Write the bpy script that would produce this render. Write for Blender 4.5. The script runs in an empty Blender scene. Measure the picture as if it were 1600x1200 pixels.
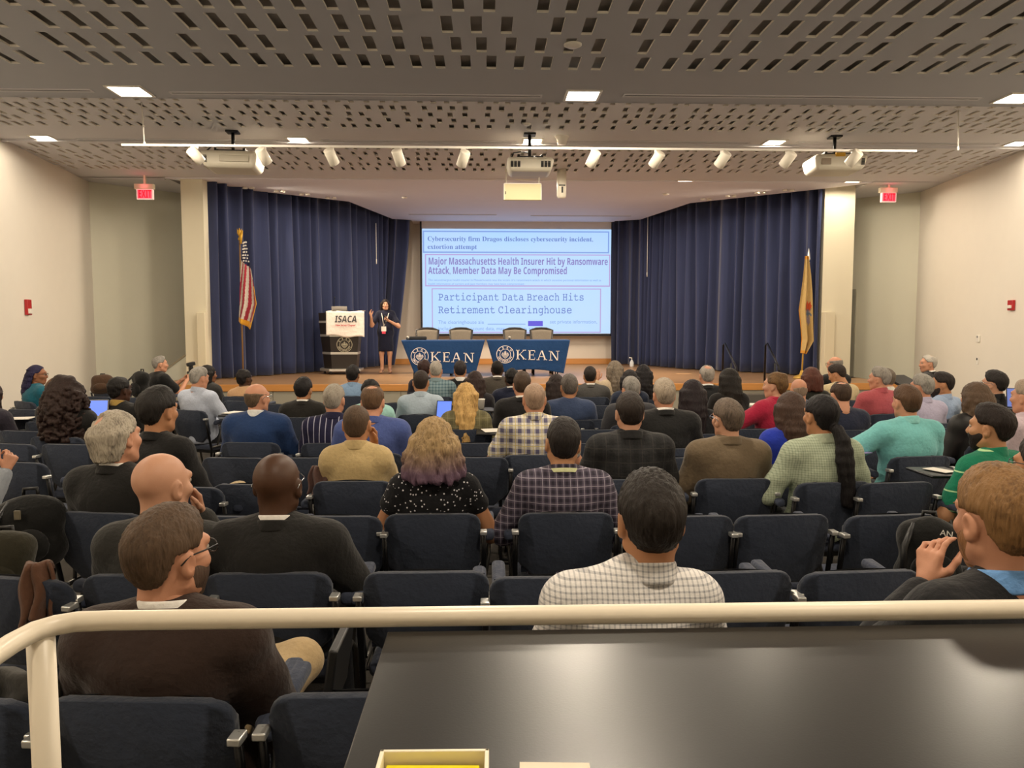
import bpy, bmesh, math, random
import numpy as np
from mathutils import Vector, Matrix
random.seed(7); np.random.seed(7)
SC = bpy.context.scene
COL = SC.collection
R = math.radians
# ------------------------------------------------------------------ camera
CAM = Vector((0, 0, 1.75)); YAW = R(1.9); PITCH = math.atan(90/1200); F = 1200.0
cd = bpy.data.cameras.new('camera'); cam = bpy.data.objects.new('camera', cd); COL.objects.link(cam)
cam.location = CAM; cam.rotation_euler = (math.pi/2-PITCH, 0, -YAW)
cd.sensor_width = 36; cd.lens = 36*F/1600; cd.clip_start = .05; cd.clip_end = 100
SC.camera = cam
# ------------------------------------------------------------------ world, exposure
wd = bpy.data.worlds.new('world'); SC.world = wd; wd.use_nodes = True
wd.node_tree.nodes['Background'].inputs[0].default_value = (1.0, .85, .7, 1)
wd.node_tree.nodes['Background'].inputs[1].default_value = .02
SC.view_settings.view_transform = 'Standard'; SC.view_settings.look = 'None'
SC.view_settings.gamma = 1; SC.view_settings.use_curve_mapping = False
SC.view_settings.exposure = 0.80
SC.cycles.max_bounces = 7; SC.cycles.diffuse_bounces = 5; SC.cycles.glossy_bounces = 3
SC.cycles.use_adaptive_sampling = True
SC.cycles.sample_clamp_indirect = 6
CM = Matrix.Rotation(-YAW, 3, 'Z') @ Matrix.Rotation(math.pi/2-PITCH, 3, 'X')
def ray(px, py): return (CM @ Vector(((px-800)/F, (600-py)/F, -1.0)))
def at(px, py, Y):
    d = ray(px, py); return CAM + d*(Y/d.y)
def atz(px, py, z):
    d = ray(px, py); return CAM + d*((z-CAM.z)/d.z)
# ceiling lamps: (pixel in the photo, ceiling height, watts); the last rows are behind / above the view
ZA, ZB = 4.40, 4.62
WARM = (1.0, .82, .60); NEUT = (1.0, .86, .675)
LAMPS = []
for q in ((203,142),(910,149),(1590,153)): p = atz(q[0], q[1], ZA); LAMPS.append((p.x, p.y, ZA, 190, 'a'))
for q in ((68,215),(466,218),(832,220),(1210,222),(1590,224)): p = atz(q[0], q[1], ZB); LAMPS.append((p.x, p.y, ZB, 25 if q[0] in (68, 1590) else 190, 'b'))
for q in ((293,280),(560,282),(818,283),(1068,284),(1328,285)): p = atz(q[0], q[1], ZB); LAMPS.append((p.x, p.y, ZB, 65 if q[0] in (293, 1328) else 150, 'c'))
for y in (4.9, 1.2):
    for x in (-4.3, .75, 5.8): LAMPS.append((x, y, ZA, 190, 'h'))
def area_lamp(name, x, y, z, w, size, col, parent=None, spread=math.pi):
    l = bpy.data.lights.new(name, 'AREA'); l.energy = w; l.size = size; l.color = col; l.spread = spread
    o = bpy.data.objects.new(name, l); COL.objects.link(o); o.location = (x, y, z)
    if parent: o.parent = parent
    return o
for (x, y, z, w, k) in LAMPS:
    l = bpy.data.lights.new('ceiling_lamp_light', 'SPOT'); l.energy = w; l.color = NEUT; l.spot_size = R(179); l.spot_blend = .12; l.shadow_soft_size = .2
    o = bpy.data.objects.new('ceiling_lamp_light', l); COL.objects.link(o); o.location = (x, y, z-.03)
# ------------------------------------------------------------------ helpers
def lin(c):
    if isinstance(c, str): c = tuple(int(c[i:i+2], 16) for i in (0, 2, 4))
    return tuple((v/255/12.92 if v/255 <= .04045 else ((v/255+.055)/1.055)**2.4) for v in c)
_M = {}
def nmat(name):
    m = bpy.data.materials.new(name); m.use_nodes = True
    nt = m.node_tree; b = nt.nodes['Principled BSDF']; return m, nt, b
def N(nt, t, **kw):
    n = nt.nodes.new(t)
    for k, v in kw.items():
        if isinstance(k, str) and hasattr(n, k): setattr(n, k, v)
    return n
def math_n(nt, op, a, b=None):
    n = nt.nodes.new('ShaderNodeMath'); n.operation = op
    for i, v in enumerate((a, b)):
        if v is None: continue
        if isinstance(v, (int, float)): n.inputs[i].default_value = v
        else: nt.links.new(v, n.inputs[i])
    return n.outputs[0]
def mixc(nt, fac, a, b):
    n = nt.nodes.new('ShaderNodeMix'); n.data_type = 'RGBA'
    for s, v in ((0, fac), (6, a), (7, b)):
        if isinstance(v, (int, float)): n.inputs[s].default_value = v
        elif isinstance(v, tuple): n.inputs[s].default_value = (*v, 1)
        else: nt.links.new(v, n.inputs[s])
    return n.outputs[2]
def coords(nt, scale=(1, 1, 1)):
    tc = nt.nodes.new('ShaderNodeTexCoord'); mp = nt.nodes.new('ShaderNodeMapping')
    mp.inputs['Scale'].default_value = scale; nt.links.new(tc.outputs['Object'], mp.inputs[0]); return mp.outputs[0]
def noise(nt, co, scale, detail=3):
    n = nt.nodes.new('ShaderNodeTexNoise'); n.inputs['Scale'].default_value = scale; n.inputs['Detail'].default_value = detail
    nt.links.new(co, n.inputs['Vector']); return n.outputs['Fac']
def bump(nt, b, h, strength=.3, dist=.01):
    n = nt.nodes.new('ShaderNodeBump'); n.inputs['Strength'].default_value = strength; n.inputs['Distance'].default_value = dist
    nt.links.new(h, n.inputs['Height']); nt.links.new(n.outputs[0], b.inputs['Normal'])
def mat(c, rough=.5, metal=0, var=0, nscale=30, bmp=0, em=0, spec=.5, stretch=(1, 1, 1), coat=0):
    key = (c, rough, metal, var, nscale, bmp, em, spec, stretch, coat)
    if key in _M: return _M[key]
    m, nt, b = nmat('m_%d' % len(_M)); lc = lin(c)
    b.inputs['Base Color'].default_value = (*lc, 1); b.inputs['Roughness'].default_value = rough
    b.inputs['Metallic'].default_value = metal; b.inputs['Specular IOR Level'].default_value = spec
    b.inputs['Coat Weight'].default_value = coat
    if var or bmp:
        f = noise(nt, coords(nt, stretch), nscale)
        if var:
            o = mixc(nt, f, tuple(v*(1-var) for v in lc), tuple(min(1, v*(1+var)) for v in lc)); nt.links.new(o, b.inputs['Base Color'])
        if bmp: bump(nt, b, f, bmp, .004)
    if em:
        b.inputs['Emission Color'].default_value = (*lc, 1); b.inputs['Emission Strength'].default_value = em
    m.diffuse_color = (*lc, 1); _M[key] = m; return m
def fabric(c, kind='plain', c2=None, c3=None, per=.05, rough=.85, sheen=.15):
    key = ('fab', c, kind, c2, c3, per, rough)
    if key in _M: return _M[key]
    m, nt, b = nmat('fabric_%d' % len(_M)); lc = lin(c)
    b.inputs['Roughness'].default_value = rough; b.inputs['Specular IOR Level'].default_value = .2
    b.inputs['Sheen Weight'].default_value = sheen if kind == 'plain' else .05
    co = coords(nt); f = noise(nt, co, 60, 3); f2 = noise(nt, co, 9, 2)
    out = mixc(nt, f, tuple(v*.86 for v in lc), tuple(min(1, v*1.14) for v in lc))
    sep = nt.nodes.new('ShaderNodeSeparateXYZ'); nt.links.new(co, sep.inputs[0])
    def stripe(axis, period, width, shift=0.0):
        v = math_n(nt, 'MULTIPLY', sep.outputs[axis], 1/period)
        v = math_n(nt, 'ADD', v, 50.0+shift); v = math_n(nt, 'FRACT', v); return math_n(nt, 'LESS_THAN', v, width)
    if kind == 'gingham':
        a = stripe(0, per, .34); c_ = stripe(2, per, .34)
        s = math_n(nt, 'MULTIPLY', math_n(nt, 'ADD', a, c_), .5); out = mixc(nt, s, out, lin(c2))
    elif kind == 'plaid':
        a = stripe(0, per, .42); d = stripe(2, per*1.15, .42)
        s = math_n(nt, 'MULTIPLY', math_n(nt, 'ADD', a, d), .45); out = mixc(nt, s, out, lin(c2))
        e = math_n(nt, 'MAXIMUM', stripe(0, per, .07, .3), stripe(2, per*1.15, .07, .3))
        e = math_n(nt, 'MULTIPLY', e, .75); out = mixc(nt, e, out, lin(c3))
    elif kind == 'pin':
        a = stripe(0, per, .14); out = mixc(nt, math_n(nt, 'MULTIPLY', a, .8), out, lin(c2))
    elif kind == 'bars':
        a = stripe(2, per, .07); out = mixc(nt, a, out, lin(c2))
    elif kind == 'dots':
        v = nt.nodes.new('ShaderNodeTexVoronoi'); v.inputs['Scale'].default_value = 1/per; nt.links.new(co, v.inputs['Vector'])
        out = mixc(nt, math_n(nt, 'LESS_THAN', v.outputs['Distance'], .2), out, lin(c2))
    nt.links.new(out, b.inputs['Base Color'])
    h = math_n(nt, 'ADD', math_n(nt, 'MULTIPLY', f, .25), f2); bump(nt, b, h, .7, .02)
    _M[key] = m; return m
def hairmat(c, c2=None, tip=None):
    key = ('hair', c, c2, tip)
    if key in _M: return _M[key]
    m, nt, b = nmat('hair_%d' % len(_M)); lc = lin(c); l2 = lin(c2) if c2 else tuple(min(1, v*1.5+.002) for v in lc)
    b.inputs['Roughness'].default_value = .55; b.inputs['Specular IOR Level'].default_value = .22
    f = noise(nt, coords(nt, (1, 1, .2)), 150, 4); g = noise(nt, coords(nt, (1, 1, .5)), 14, 2)
    s = math_n(nt, 'MULTIPLY', math_n(nt, 'SUBTRACT', math_n(nt, 'ADD', f, g), .62), 2.2)
    n = nt.nodes.new('ShaderNodeClamp'); nt.links.new(s, n.inputs[0])
    out = mixc(nt, n.outputs[0], tuple(v*.7 for v in lc), l2)
    if tip:
        sp = nt.nodes.new('ShaderNodeSeparateXYZ'); nt.links.new(coords(nt), sp.inputs[0])
        mr = nt.nodes.new('ShaderNodeMapRange'); mr.inputs[1].default_value = 1.17; mr.inputs[2].default_value = 1.04
        nt.links.new(sp.outputs[2], mr.inputs[0]); tt = mixc(nt, f, tuple(v*.7 for v in lin(tip)), lin(tip)); out = mixc(nt, mr.outputs[0], out, tt)
    nt.links.new(out, b.inputs['Base Color']); bump(nt, b, f, .9, .006)
    _M[key] = m; return m
def skinmat(c):
    key = ('skin', c)
    if key in _M: return _M[key]
    m, nt, b = nmat('skin_%d' % len(_M)); lc = lin(c)
    b.inputs['Roughness'].default_value = .5; b.inputs['Specular IOR Level'].default_value = .35
    b.inputs['Subsurface Weight'].default_value = .0
    f = noise(nt, coords(nt), 16, 3)
    nt.links.new(mixc(nt, f, tuple(v*k for v, k in zip(lc, (.92, .84, .80))), tuple(min(1, v*1.08) for v in lc)), b.inputs['Base Color'])
    f2 = noise(nt, coords(nt), 220, 2); bump(nt, b, f2, .12, .002)
    _M[key] = m; return m
def tag(o, label=None, cat=None, group=None, kind=None):
    if label: o['label'] = label
    if cat: o['category'] = cat
    if group: o['group'] = group
    if kind: o['kind'] = kind
    return o
def link(name, me, parent=None, mats=()):
    for m in mats: me.materials.append(m)
    o = bpy.data.objects.new(name, me); COL.objects.link(o)
    if parent: o.parent = parent
    return o
def empty(name, loc=(0, 0, 0), rz=0.0):
    o = bpy.data.objects.new(name, None); COL.objects.link(o); o.location = loc; o.rotation_euler = (0, 0, rz); o.empty_display_size = .1; return o
class MB:
    """collects shapes in one bmesh"""
    def __init__(s): s.b = bmesh.new()
    def poly(s, pts, mi=0, smooth=False):
        vs = [s.b.verts.new(p) for p in pts]; f = s.b.faces.new(vs); f.material_index = mi; f.smooth = smooth; return f
    def box(s, lo, hi, mi=0, bev=0.0, M=None, seg=2):
        r = bmesh.ops.create_cube(s.b, size=1); vs = r['verts']
        c = [(a+b)/2 for a, b in zip(lo, hi)]; d = [abs(b-a) for a, b in zip(lo, hi)]
        for v in vs: v.co = Vector((v.co.x*d[0]+c[0], v.co.y*d[1]+c[1], v.co.z*d[2]+c[2]))
        fs = set(f for v in vs for f in v.link_faces)
        if bev:
            es = list(set(e for v in vs for e in v.link_edges))
            r = bmesh.ops.bevel(s.b, geom=es, offset=bev, segments=seg, affect='EDGES', profile=.5)
            fs = set(r['faces']) | set(f for f in fs if f.is_valid); vs = list(set(v for f in fs for v in f.verts))
            for f in fs: f.smooth = seg > 1
        for f in fs: f.material_index = mi
        if M is not None: bmesh.ops.transform(s.b, matrix=M, verts=vs)
        return s
    def tube(s, pts, r, n=10, mi=0, caps=True):
        pts = [Vector(p) for p in pts]; rs = r if isinstance(r, (list, tuple)) else [r]*len(pts); rings = []
        up = None
        for i, p in enumerate(pts):
            t = (pts[min(i+1, len(pts)-1)]-pts[max(i-1, 0)]).normalized()
            if up is None: up = t.orthogonal().normalized()
            up = (up - t*up.dot(t)); up = up.normalized() if up.length > 1e-6 else t.orthogonal().normalized()
            w = t.cross(up)
            rings.append([s.b.verts.new(p+(up*math.cos(a)+w*math.sin(a))*rs[i]) for a in [2*math.pi*k/n for k in range(n)]])
        for a, c in zip(rings, rings[1:]):
            for k in range(n):
                f = s.b.faces.new((a[k], a[(k+1) % n], c[(k+1) % n], c[k])); f.smooth = True; f.material_index = mi
        if caps:
            for g in (rings[0][::-1], rings[-1]):
                f = s.b.faces.new(g); f.material_index = mi
        return s
    def lathe(s, prof, n=24, mi=0, M=None, smooth=True):
        rings = []; vs = []
        for (r, z) in prof:
            ring = [s.b.verts.new((r*math.cos(2*math.pi*k/n), r*math.sin(2*math.pi*k/n), z)) for k in range(n)]; rings.append(ring); vs += ring
        for a, c in zip(rings, rings[1:]):
            for k in range(n):
                f = s.b.faces.new((a[k], a[(k+1) % n], c[(k+1) % n], c[k])); f.smooth = smooth; f.material_index = mi
        for g in (rings[0][::-1], rings[-1]):
            f = s.b.faces.new(g); f.material_index = mi
        if M is not None: bmesh.ops.transform(s.b, matrix=M, verts=vs)
        return s
    def prism(s, outline, y0, y1, mi=0, M=None):
        """outline in XZ, extruded along Y"""
        a = [s.b.verts.new((x, y0, z)) for x, z in outline]; c = [s.b.verts.new((x, y1, z)) for x, z in outline]; n = len(a)
        fs = [s.b.faces.new(a), s.b.faces.new(c[::-1])]
        for k in range(n): fs.append(s.b.faces.new((a[k], c[k], c[(k+1) % n], a[(k+1) % n])))
        for f in fs: f.material_index = mi
        if M is not None: bmesh.ops.transform(s.b, matrix=M, verts=a+c)
        return s
    def grid(s, fn, nu, nv, mi=0, smooth=True):
        g = [[s.b.verts.new(fn(i/nu, j/nv)) for j in range(nv+1)] for i in range(nu+1)]
        for i in range(nu):
            for j in range(nv):
                f = s.b.faces.new((g[i][j], g[i+1][j], g[i+1][j+1], g[i][j+1])); f.smooth = smooth; f.material_index = mi(i, j) if callable(mi) else mi
        return s
    def build(s, name, mats, parent=None, solid=0):
        bmesh.ops.recalc_face_normals(s.b, faces=s.b.faces) if solid == 0 else None
        me = bpy.data.meshes.new(name); s.b.to_mesh(me); s.b.free()
        if not isinstance(mats, (list, tuple)): mats = [mats]
        return link(name, me, parent, mats)
def thicken(o, t, offset=0):
    m = o.modifiers.new('thick', 'SOLIDIFY'); m.thickness = t; m.offset = offset; return o
def text(name, s, size, m, parent=None, loc=(0, 0, 0), rot=(math.pi/2, 0, 0), bold=0.0, sx=1.0, align='LEFT', ext=.001, shear=0, space=1.0, width=None):
    c = bpy.data.curves.new(name, 'FONT'); c.body = s; c.size = size; c.offset = bold; c.extrude = ext; c.align_x = align; c.shear = shear; c.space_character = space
    c.resolution_u = 3
    t = bpy.data.objects.new('tmp', c); COL.objects.link(t)
    me = bpy.data.meshes.new_from_object(t.evaluated_get(bpy.context.evaluated_depsgraph_get())); bpy.data.objects.remove(t)
    if width:
        xs = [v.co.x for v in me.vertices]; w = max(xs)-min(xs); sx = width/w
    me.materials.clear(); o = link(name, me, parent, [m]); o.location = loc; o.rotation_euler = rot; o.scale = (sx, 1, 1); return o
def fancy(s, up, lo):
    return ''.join(chr(up+ord(ch)-65) if 'A' <= ch <= 'Z' else chr(lo+ord(ch)-97) if 'a' <= ch <= 'z' else ch for ch in s)
def struct(o): o['kind'] = 'structure'; return o
# ------------------------------------------------------------------ shared materials
M_wall = mat('e6dfd2', .75, var=.02, nscale=4, bmp=.05)
M_wall2 = mat('d8d6c4', .75, var=.02, nscale=4)
M_ceilA = mat('b5b6bc', .9, var=.02, nscale=3)
M_ceilB = mat('d0ced1', .9, var=.02, nscale=3)
M_plenum = mat('b4afa8', .95); M_slotedge_lit = mat('f3eee4', .7)  # slot sides whitened to stand in for the lamp light they catch
M_white = mat('e9e4da', .45); M_paint = mat('e8dcc6', .35, bmp=.05, nscale=40)
M_black = mat('0d0d0e', .45); M_blackm = mat('18181a', .3, .6); M_chrome = mat('e2e2de', .38, .85)
M_steel = mat('6e6c68', .35, .8); M_grey = mat('8b8a86', .5)
M_navy = fabric('2a303d', rough=.9); M_navyl = fabric('3c4252', rough=.9)
M_gold = mat('c99a2e', .4, .3)
# ------------------------------------------------------------------ room shell
ZST = .69   # stage height
CL, CR = (-7.9, 15.8), (9.3, 16.4)
def wallseg(name, a, b, z0, z1, m, t=.12):
    a, b = Vector((*a, 0)), Vector((*b, 0)); d = (b-a); n = Vector((-d.y, d.x, 0)).normalized()*t
    mb = MB(); q = [a, b, b+n, a+n]
    lo = [p+Vector((0, 0, z0)) for p in q]; hi = [p+Vector((0, 0, z1)) for p in q]
    mb.poly(lo[::-1]); mb.poly(hi)
    for k in range(4): mb.poly((lo[k], lo[(k+1) % 4], hi[(k+1) % 4], hi[k]))
    return struct(mb.build(name, m))
lx = lambda y: CL[0]+(CL[1]-y)*.133
rx = lambda y: CR[0]-(CR[1]-y)*.133
wallseg('wall_left', (lx(-2.5), -2.5), CL, 0, 5.0, M_wall)
wallseg('wall_right', CR, (rx(-2.5), -2.5), 0, 5.0, M_wall)
wallseg('wall_rear', (rx(-2.5), -2.5), (lx(-2.5), -2.5), 0, 5.0, M_wall)
wallseg('wall_left_alcove', CL, (-6.2, 17.5), 0, 5.0, M_wall2)
wallseg('wall_right_alcove', (7.75, 17.8), CR, 0, 5.0, M_wall2)
wallseg('wall_left_wing', (-6.2, 17.5), (-6.2, 22.0), 0, 5.0, M_wall2)
wallseg('wall_right_wing', (7.75, 22.0), (7.75, 17.8), 0, 5.0, M_wall2)
wallseg('wall_stage', (-6.2, 21.75), (7.75, 21.75), 0, 5.0, mat('e2d8cc', .8, var=.02, nscale=4))
# floor
m, nt, b = nmat('carpet'); f = noise(nt, coords(nt), 90, 4); g = noise(nt, coords(nt, (1, .35, 1)), 3, 2)
nt.links.new(mixc(nt, math_n(nt, 'MULTIPLY', math_n(nt, 'ADD', f, g), .5), lin('302e2c'), lin('6a645c')), b.inputs['Base Color']); b.inputs['Roughness'].default_value = 1; bump(nt, b, f, .5, .01)
M_carpet = m
mb = MB(); mb.box((-9, -2.6, -.1), (11, 22.1, 0)); struct(mb.build('floor', M_carpet))
mb = MB(); mb.box((lx(-1)+.3, -2.4, 0), (rx(-1)-.3, 1.52, .28), bev=.004); struct(mb.build('floor_platform', M_carpet))
# stage
m, nt, b = nmat('stage_wood'); co = coords(nt, (.25, 3.0, 1)); f = noise(nt, co, 5, 5)
sp = nt.nodes.new('ShaderNodeSeparateXYZ'); nt.links.new(coords(nt), sp.inputs[0])
fr = math_n(nt, 'LESS_THAN', math_n(nt, 'FRACT', math_n(nt, 'MULTIPLY', sp.outputs[1], 9)), .03)
o_ = mixc(nt, f, lin('94724f'), lin('b48f6a')); o_ = mixc(nt, math_n(nt, 'MULTIPLY', fr, .5), o_, lin('6b4526'))
nt.links.new(o_, b.inputs['Base Color']); b.inputs['Roughness'].default_value = .32; M_stage = m
M_edge = mat('c78a4a', .35, var=.12, nscale=6, stretch=(.2, 1, 3))
SY = 14.1
mb = MB(); mb.box((-6.15, SY, .02), (7.7, 21.7, ZST)); struct(mb.build('floor_stage', M_stage))
mb = MB(); mb.box((-6.2, SY-.06, ZST-.12), (7.7, SY+.02, ZST+.006), bev=.008); struct(mb.build('trim_1', M_edge))
mb = MB()
for i in range(12): mb.box((-6.2+i*1.158, SY-.03, .0), (-6.2+i*1.158+1.15, SY-.002, ZST-.122), bev=.003)
struct(mb.build('trim_2', mat('9c9686', .5, var=.05, nscale=5)))
mb = MB(); mb.box((-6.1, 21.68, ZST), (7.7, 21.745, ZST+.15), bev=.006); struct(mb.build('baseboard_stage', M_edge))
# ceilings with slots
def slot_panel(name, x0, x1, y0, y1, z, rows, sw, gaps, seed, m, th=.022, gap=.075):
    rnd = random.Random(seed); mb = MB()
    def q(xa, xb, ya, yb): mb.poly(((xa, ya, z), (xa, yb, z), (xb, yb, z), (xb, ya, z)))
    y = y0
    for (ra, rb) in rows:
        q(x0, x1, y, ra); x = x0; nx = x0+rnd.uniform(.1, .4)
        while nx+sw < x1:
            q(x, nx, ra, rb); a, c = nx, nx+sw
            for e in (((a, ra), (a, rb)), ((a, rb), (c, rb)), ((c, rb), (c, ra)), ((c, ra), (a, ra))):
                mb.poly(((*e[0], z), (*e[0], z+th), (*e[1], z+th), (*e[1], z)), 2)
            x = c; nx = c+rnd.choice(gaps)-sw
        q(x, x1, ra, rb); y = rb
    q(x0, x1, y, y1)
    mb.poly(((x0, y0, z+gap), (x1, y0, z+gap), (x1, y1, z+gap), (x0, y1, z+gap)), 1)
    me = bpy.data.meshes.new(name); mb.b.to_mesh(me); mb.b.free()
    return struct(link(name, me, None, [m, M_plenum, M_slotedge_lit]))
rA = [(3.0+.48*k-.37+.35, 3.0+.48*k+.35) for k in range(0, 11)]
rA = [(y-.385, y) for y in [8.15-.48*k for k in range(11)][::-1]]
EA = 9.28
slot_panel('ceiling', -9.4, 11, -2.6, EA, ZA, rA, .10, (.24, .26, .27, .28, .45), 3, M_ceilA)
yb = [2.87*1200/o for o in (338.3, 327, 317.5, 309, 300.4)]
yc = [2.87*1200/o for o in (268, 259.6, 252, 244, 237.2)]
slot_panel('ceiling_middle', -9.4, 11, EA-.02, 12.05, ZB, [(y-.24, y) for y in yb], .07, (.15, .17, .2, .27, .31), 5, M_ceilB, .02, .05)
slot_panel('ceiling_far', -9.4, 11, 12.05, 15.35, ZB, [(y-.3, y) for y in yc], .062, (.14, .17, .2, .25, .31), 9, M_ceilB, .02, .045)
mb = MB(); mb.box((-9.4, EA-.01, ZA), (11, EA+.04, ZB+.01)); struct(mb.build('ceiling_step', M_ceilA))
mb = MB(); mb.box((-9.4, 12.27, ZB-.035), (11, 12.33, ZB+.01)); struct(mb.build('trim_3', M_ceilB))
def PT(px, Z):   # point on plan from picture column and depth
    d = ray(px, 510); k = Z; return (CAM.x+d.x/d.y*k, k)
LC = [PT(322, 15.45), PT(440, 17.1), PT(545, 18.9), PT(600, 20.8), PT(645, 21.2)]
RC = [PT(1282, 16.05), PT(1189, 17.3), PT(1078, 18.8), PT(1008, 20.8), PT(957, 21.25)]
# stage ceiling: a tapering white panel, soffit bands along its sides
mb = MB(); z = ZB-.02
inset = lambda p, q, s: (p[0]+s, p[1])
P2 = lambda px, py: tuple(atz(px, py, z).xy)
pl = [(-6.2, 15.3), (7.7, 15.3), P2(1282, 295.5), P2(1078, 317.4), P2(1000, 343.2), (RC[4][0], 21.0), (RC[4][0], 21.75), (LC[4][0], 21.75), (LC[4][0], 21.0), P2(613, 342), P2(545, 315), P2(326, 290)]
lo = [Vector((*p, z)) for p in pl]; hi = [Vector((*p, z+.5)) for p in pl]
mb.poly(lo[::-1])
for k in range(len(pl)): mb.poly((lo[k], hi[k], hi[(k+1) % len(pl)], lo[(k+1) % len(pl)]))
struct(mb.build('ceiling_stage', mat('e5e3ea', .8, var=.02, nscale=3)))  # white panel tinted bluish, the screen's light put into its colour
mb = MB(); mb.box((-9.4, 15.35, ZB+.4), (11, 22, ZB+.5)); struct(mb.build('ceiling_upper', M_wall2))
mb = MB(); mb.box((-9.4, 15.3, ZB), (-6.2, 22, ZB+.06)); struct(mb.build('ceiling_left', M_ceilB))
mb = MB(); mb.box((7.7, 15.3, ZB), (11, 22, ZB+.06)); struct(mb.build('ceiling_right', M_ceilB))
# linear diffusers
def diffuser(px0, px1, py, z, lab):
    a, c = atz(px0, py, z), atz(px1, py, z); y = (a.y+c.y)/2
    e = empty('linear_air_diffuser', (a.x, y, z)); L = c.x-a.x
    f = MB(); f.box((0, -.05, -.012), (L, -.02, .004), bev=.002); f.box((0, .02, -.012), (L, .05, .004), bev=.002); f.box((-.02, -.05, -.012), (0, .05, .004)); f.box((L, -.05, -.012), (L+.02, .05, .004)); f.build('frame', M_ceilB, e)
    s = MB(); s.box((0, -.02, -.004), (L, .02, .0)); s.build('slot', mat('1c1b1a', .8), e)
    tag(e, lab, 'air vent', 'slot air diffusers in the ceiling'); return e
for (a, c, y, z, l) in ((-30, 140, 140, ZA, 'long dark slot diffuser cut by the left picture edge, near ceiling strip'), (272, 845, 147, ZA, 'long slot diffuser between the two nearest square lamps left of centre'),
    (975, 1535, 151, ZA, 'long slot diffuser right of the nearest centre lamp'), (125, 430, 218.5, ZB, 'slot diffuser on middle strip above the left projector'), (505, 805, 220.5, ZB, 'slot diffuser on middle strip left of the centre projector'),
    (880, 1170, 221.5, ZB, 'slot diffuser on middle strip right of the centre projector'), (1245, 1560, 223.5, ZB, 'slot diffuser on middle strip above the right projector'),
    (325, 535, 279.5, ZB, 'slot diffuser on far strip above the left curtain'), (590, 785, 281.5, ZB, 'slot diffuser on far strip left of the hanging board'), (850, 1045, 283, ZB, 'slot diffuser on far strip right of the hanging board'),
    (1095, 1300, 284, ZB, 'slot diffuser on far strip above the right curtain'), (150, 255, 279, ZB, 'short slot diffuser on far strip above the left exit sign'), (1365, 1465, 284, ZB, 'short slot diffuser on far strip above the right exit sign')):
    diffuser(a, c, y, z, l)
# ceiling lamps (fixtures)
LL = ['square lamp in near strip above the left aisle', 'square lamp in near strip at centre of the ceiling', 'square lamp in near strip cut by the right picture edge',
 'square lamp in middle strip by the left wall', 'square lamp in middle strip right of the left projector', 'square lamp in middle strip right above the centre projector', 'square lamp in middle strip left of the right projector', 'square lamp in middle strip by the right wall',
 'square lamp in far strip beside the left exit sign', 'square lamp in far strip above the left curtain', 'square lamp in far strip over the hanging beige board', 'square lamp in far strip above the right curtain', 'square lamp in far strip beside the right exit sign']
M_lamp = mat('fff4e2', .5, em=7)
for i, (x, y, z, w, k) in enumerate(LAMPS):
    e = empty('ceiling_lamp', (x, y, z)); s = .175 if k in 'ah' else .135
    f = MB()
    for (a, c) in (((-s-.03, -s-.03), (-s, s+.03)), ((s, -s-.03), (s+.03, s+.03)), ((-s, -s-.03), (s, -s)), ((-s, s), (s, s+.03))): f.box((*a, -.014), (*c, .004), bev=.003)
    f.build('frame', M_white, e)
    d = MB(); d.poly(((-s, -s, -.004), (-s, s, -.004), (s, s, -.004), (s, -s, -.004))); d.build('diffuser', M_lamp, e)
    tag(e, LL[i] if i < len(LL) else 'square lamp in the ceiling above the rear seats, out of view', 'ceiling lamp', 'square lamps in the ceiling')
# pillars and side details
def pillar(name, px0, px1, Z):
    a, c = PT(px0, Z), PT(px1, Z); mb = MB(); mb.box((a[0], Z, 0), (c[0], Z+.5, 5.0)); return struct(mb.build(name, mat('ded6be', .7, var=.02, nscale=4)))
pillar('wall_pillar_left', 289, 323, 15.35); pillar('wall_pillar_right', 1283, 1330, 16.0)
def wallbox(px0, px1, Z, ztop, lab):
    a, c = PT(px0, Z), PT(px1, Z); mb = MB(); mb.box((a[0], Z-.16, ZST), (c[0], Z, ztop), bev=.01); tag(mb.build('pillar_cover_box', mat('d9cfb4', .6)), lab, 'cover box', 'cream boxes beside the curtains')
wallbox(312, 325, 15.35, 2.02, 'narrow cream box standing at the left pillar'); wallbox(1284, 1299, 16.0, 2.05, 'narrow cream box standing at the right pillar')
mb = MB(); mb.box((PT(310,15)[0], 15.05, 0), (PT(328,15)[0], 15.4, ZST)); struct(mb.build('trim_4', M_wall2))
mb = MB(); mb.box((PT(1284,15.6)[0], 15.6, 0), (7.7, 16.05, ZST)); struct(mb.build('trim_5', M_edge))
# stair knee wall in the left alcove
mb = MB(); a = PT(258, 15.5); c = PT(300, 15.5)
mb.prism([(a[0]-.6, 0), (c[0], 0), (c[0], 1.28), (a[0]-.6, .45)], 15.55, 15.65)
mb.prism([(a[0]-.6, .45), (c[0], 1.28), (c[0], 1.32), (a[0]-.6, .49)], 15.53, 15.67, 1)
struct(mb.build('wall_stair', [mat('c2c2b4', .7), mat('8d8570', .5)]))
# door in right alcove
e = empty('door_1', (0, 0, 0)); struct(e)
dv = (Vector((CR[0]-7.75, CR[1]-17.8, 0))).normalized(); dn = Vector((dv.y, -dv.x, 0)); dn = -dn if dn.y > 0 else dn
base = Vector((7.75, 17.8, 0))+dn*.02
DM = Matrix.Translation(base) @ Matrix((( dv.x, -dn.x, 0, 0), (dv.y, -dn.y, 0, 0), (0, 0, 1, 0), (0, 0, 0, 1)))
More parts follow.
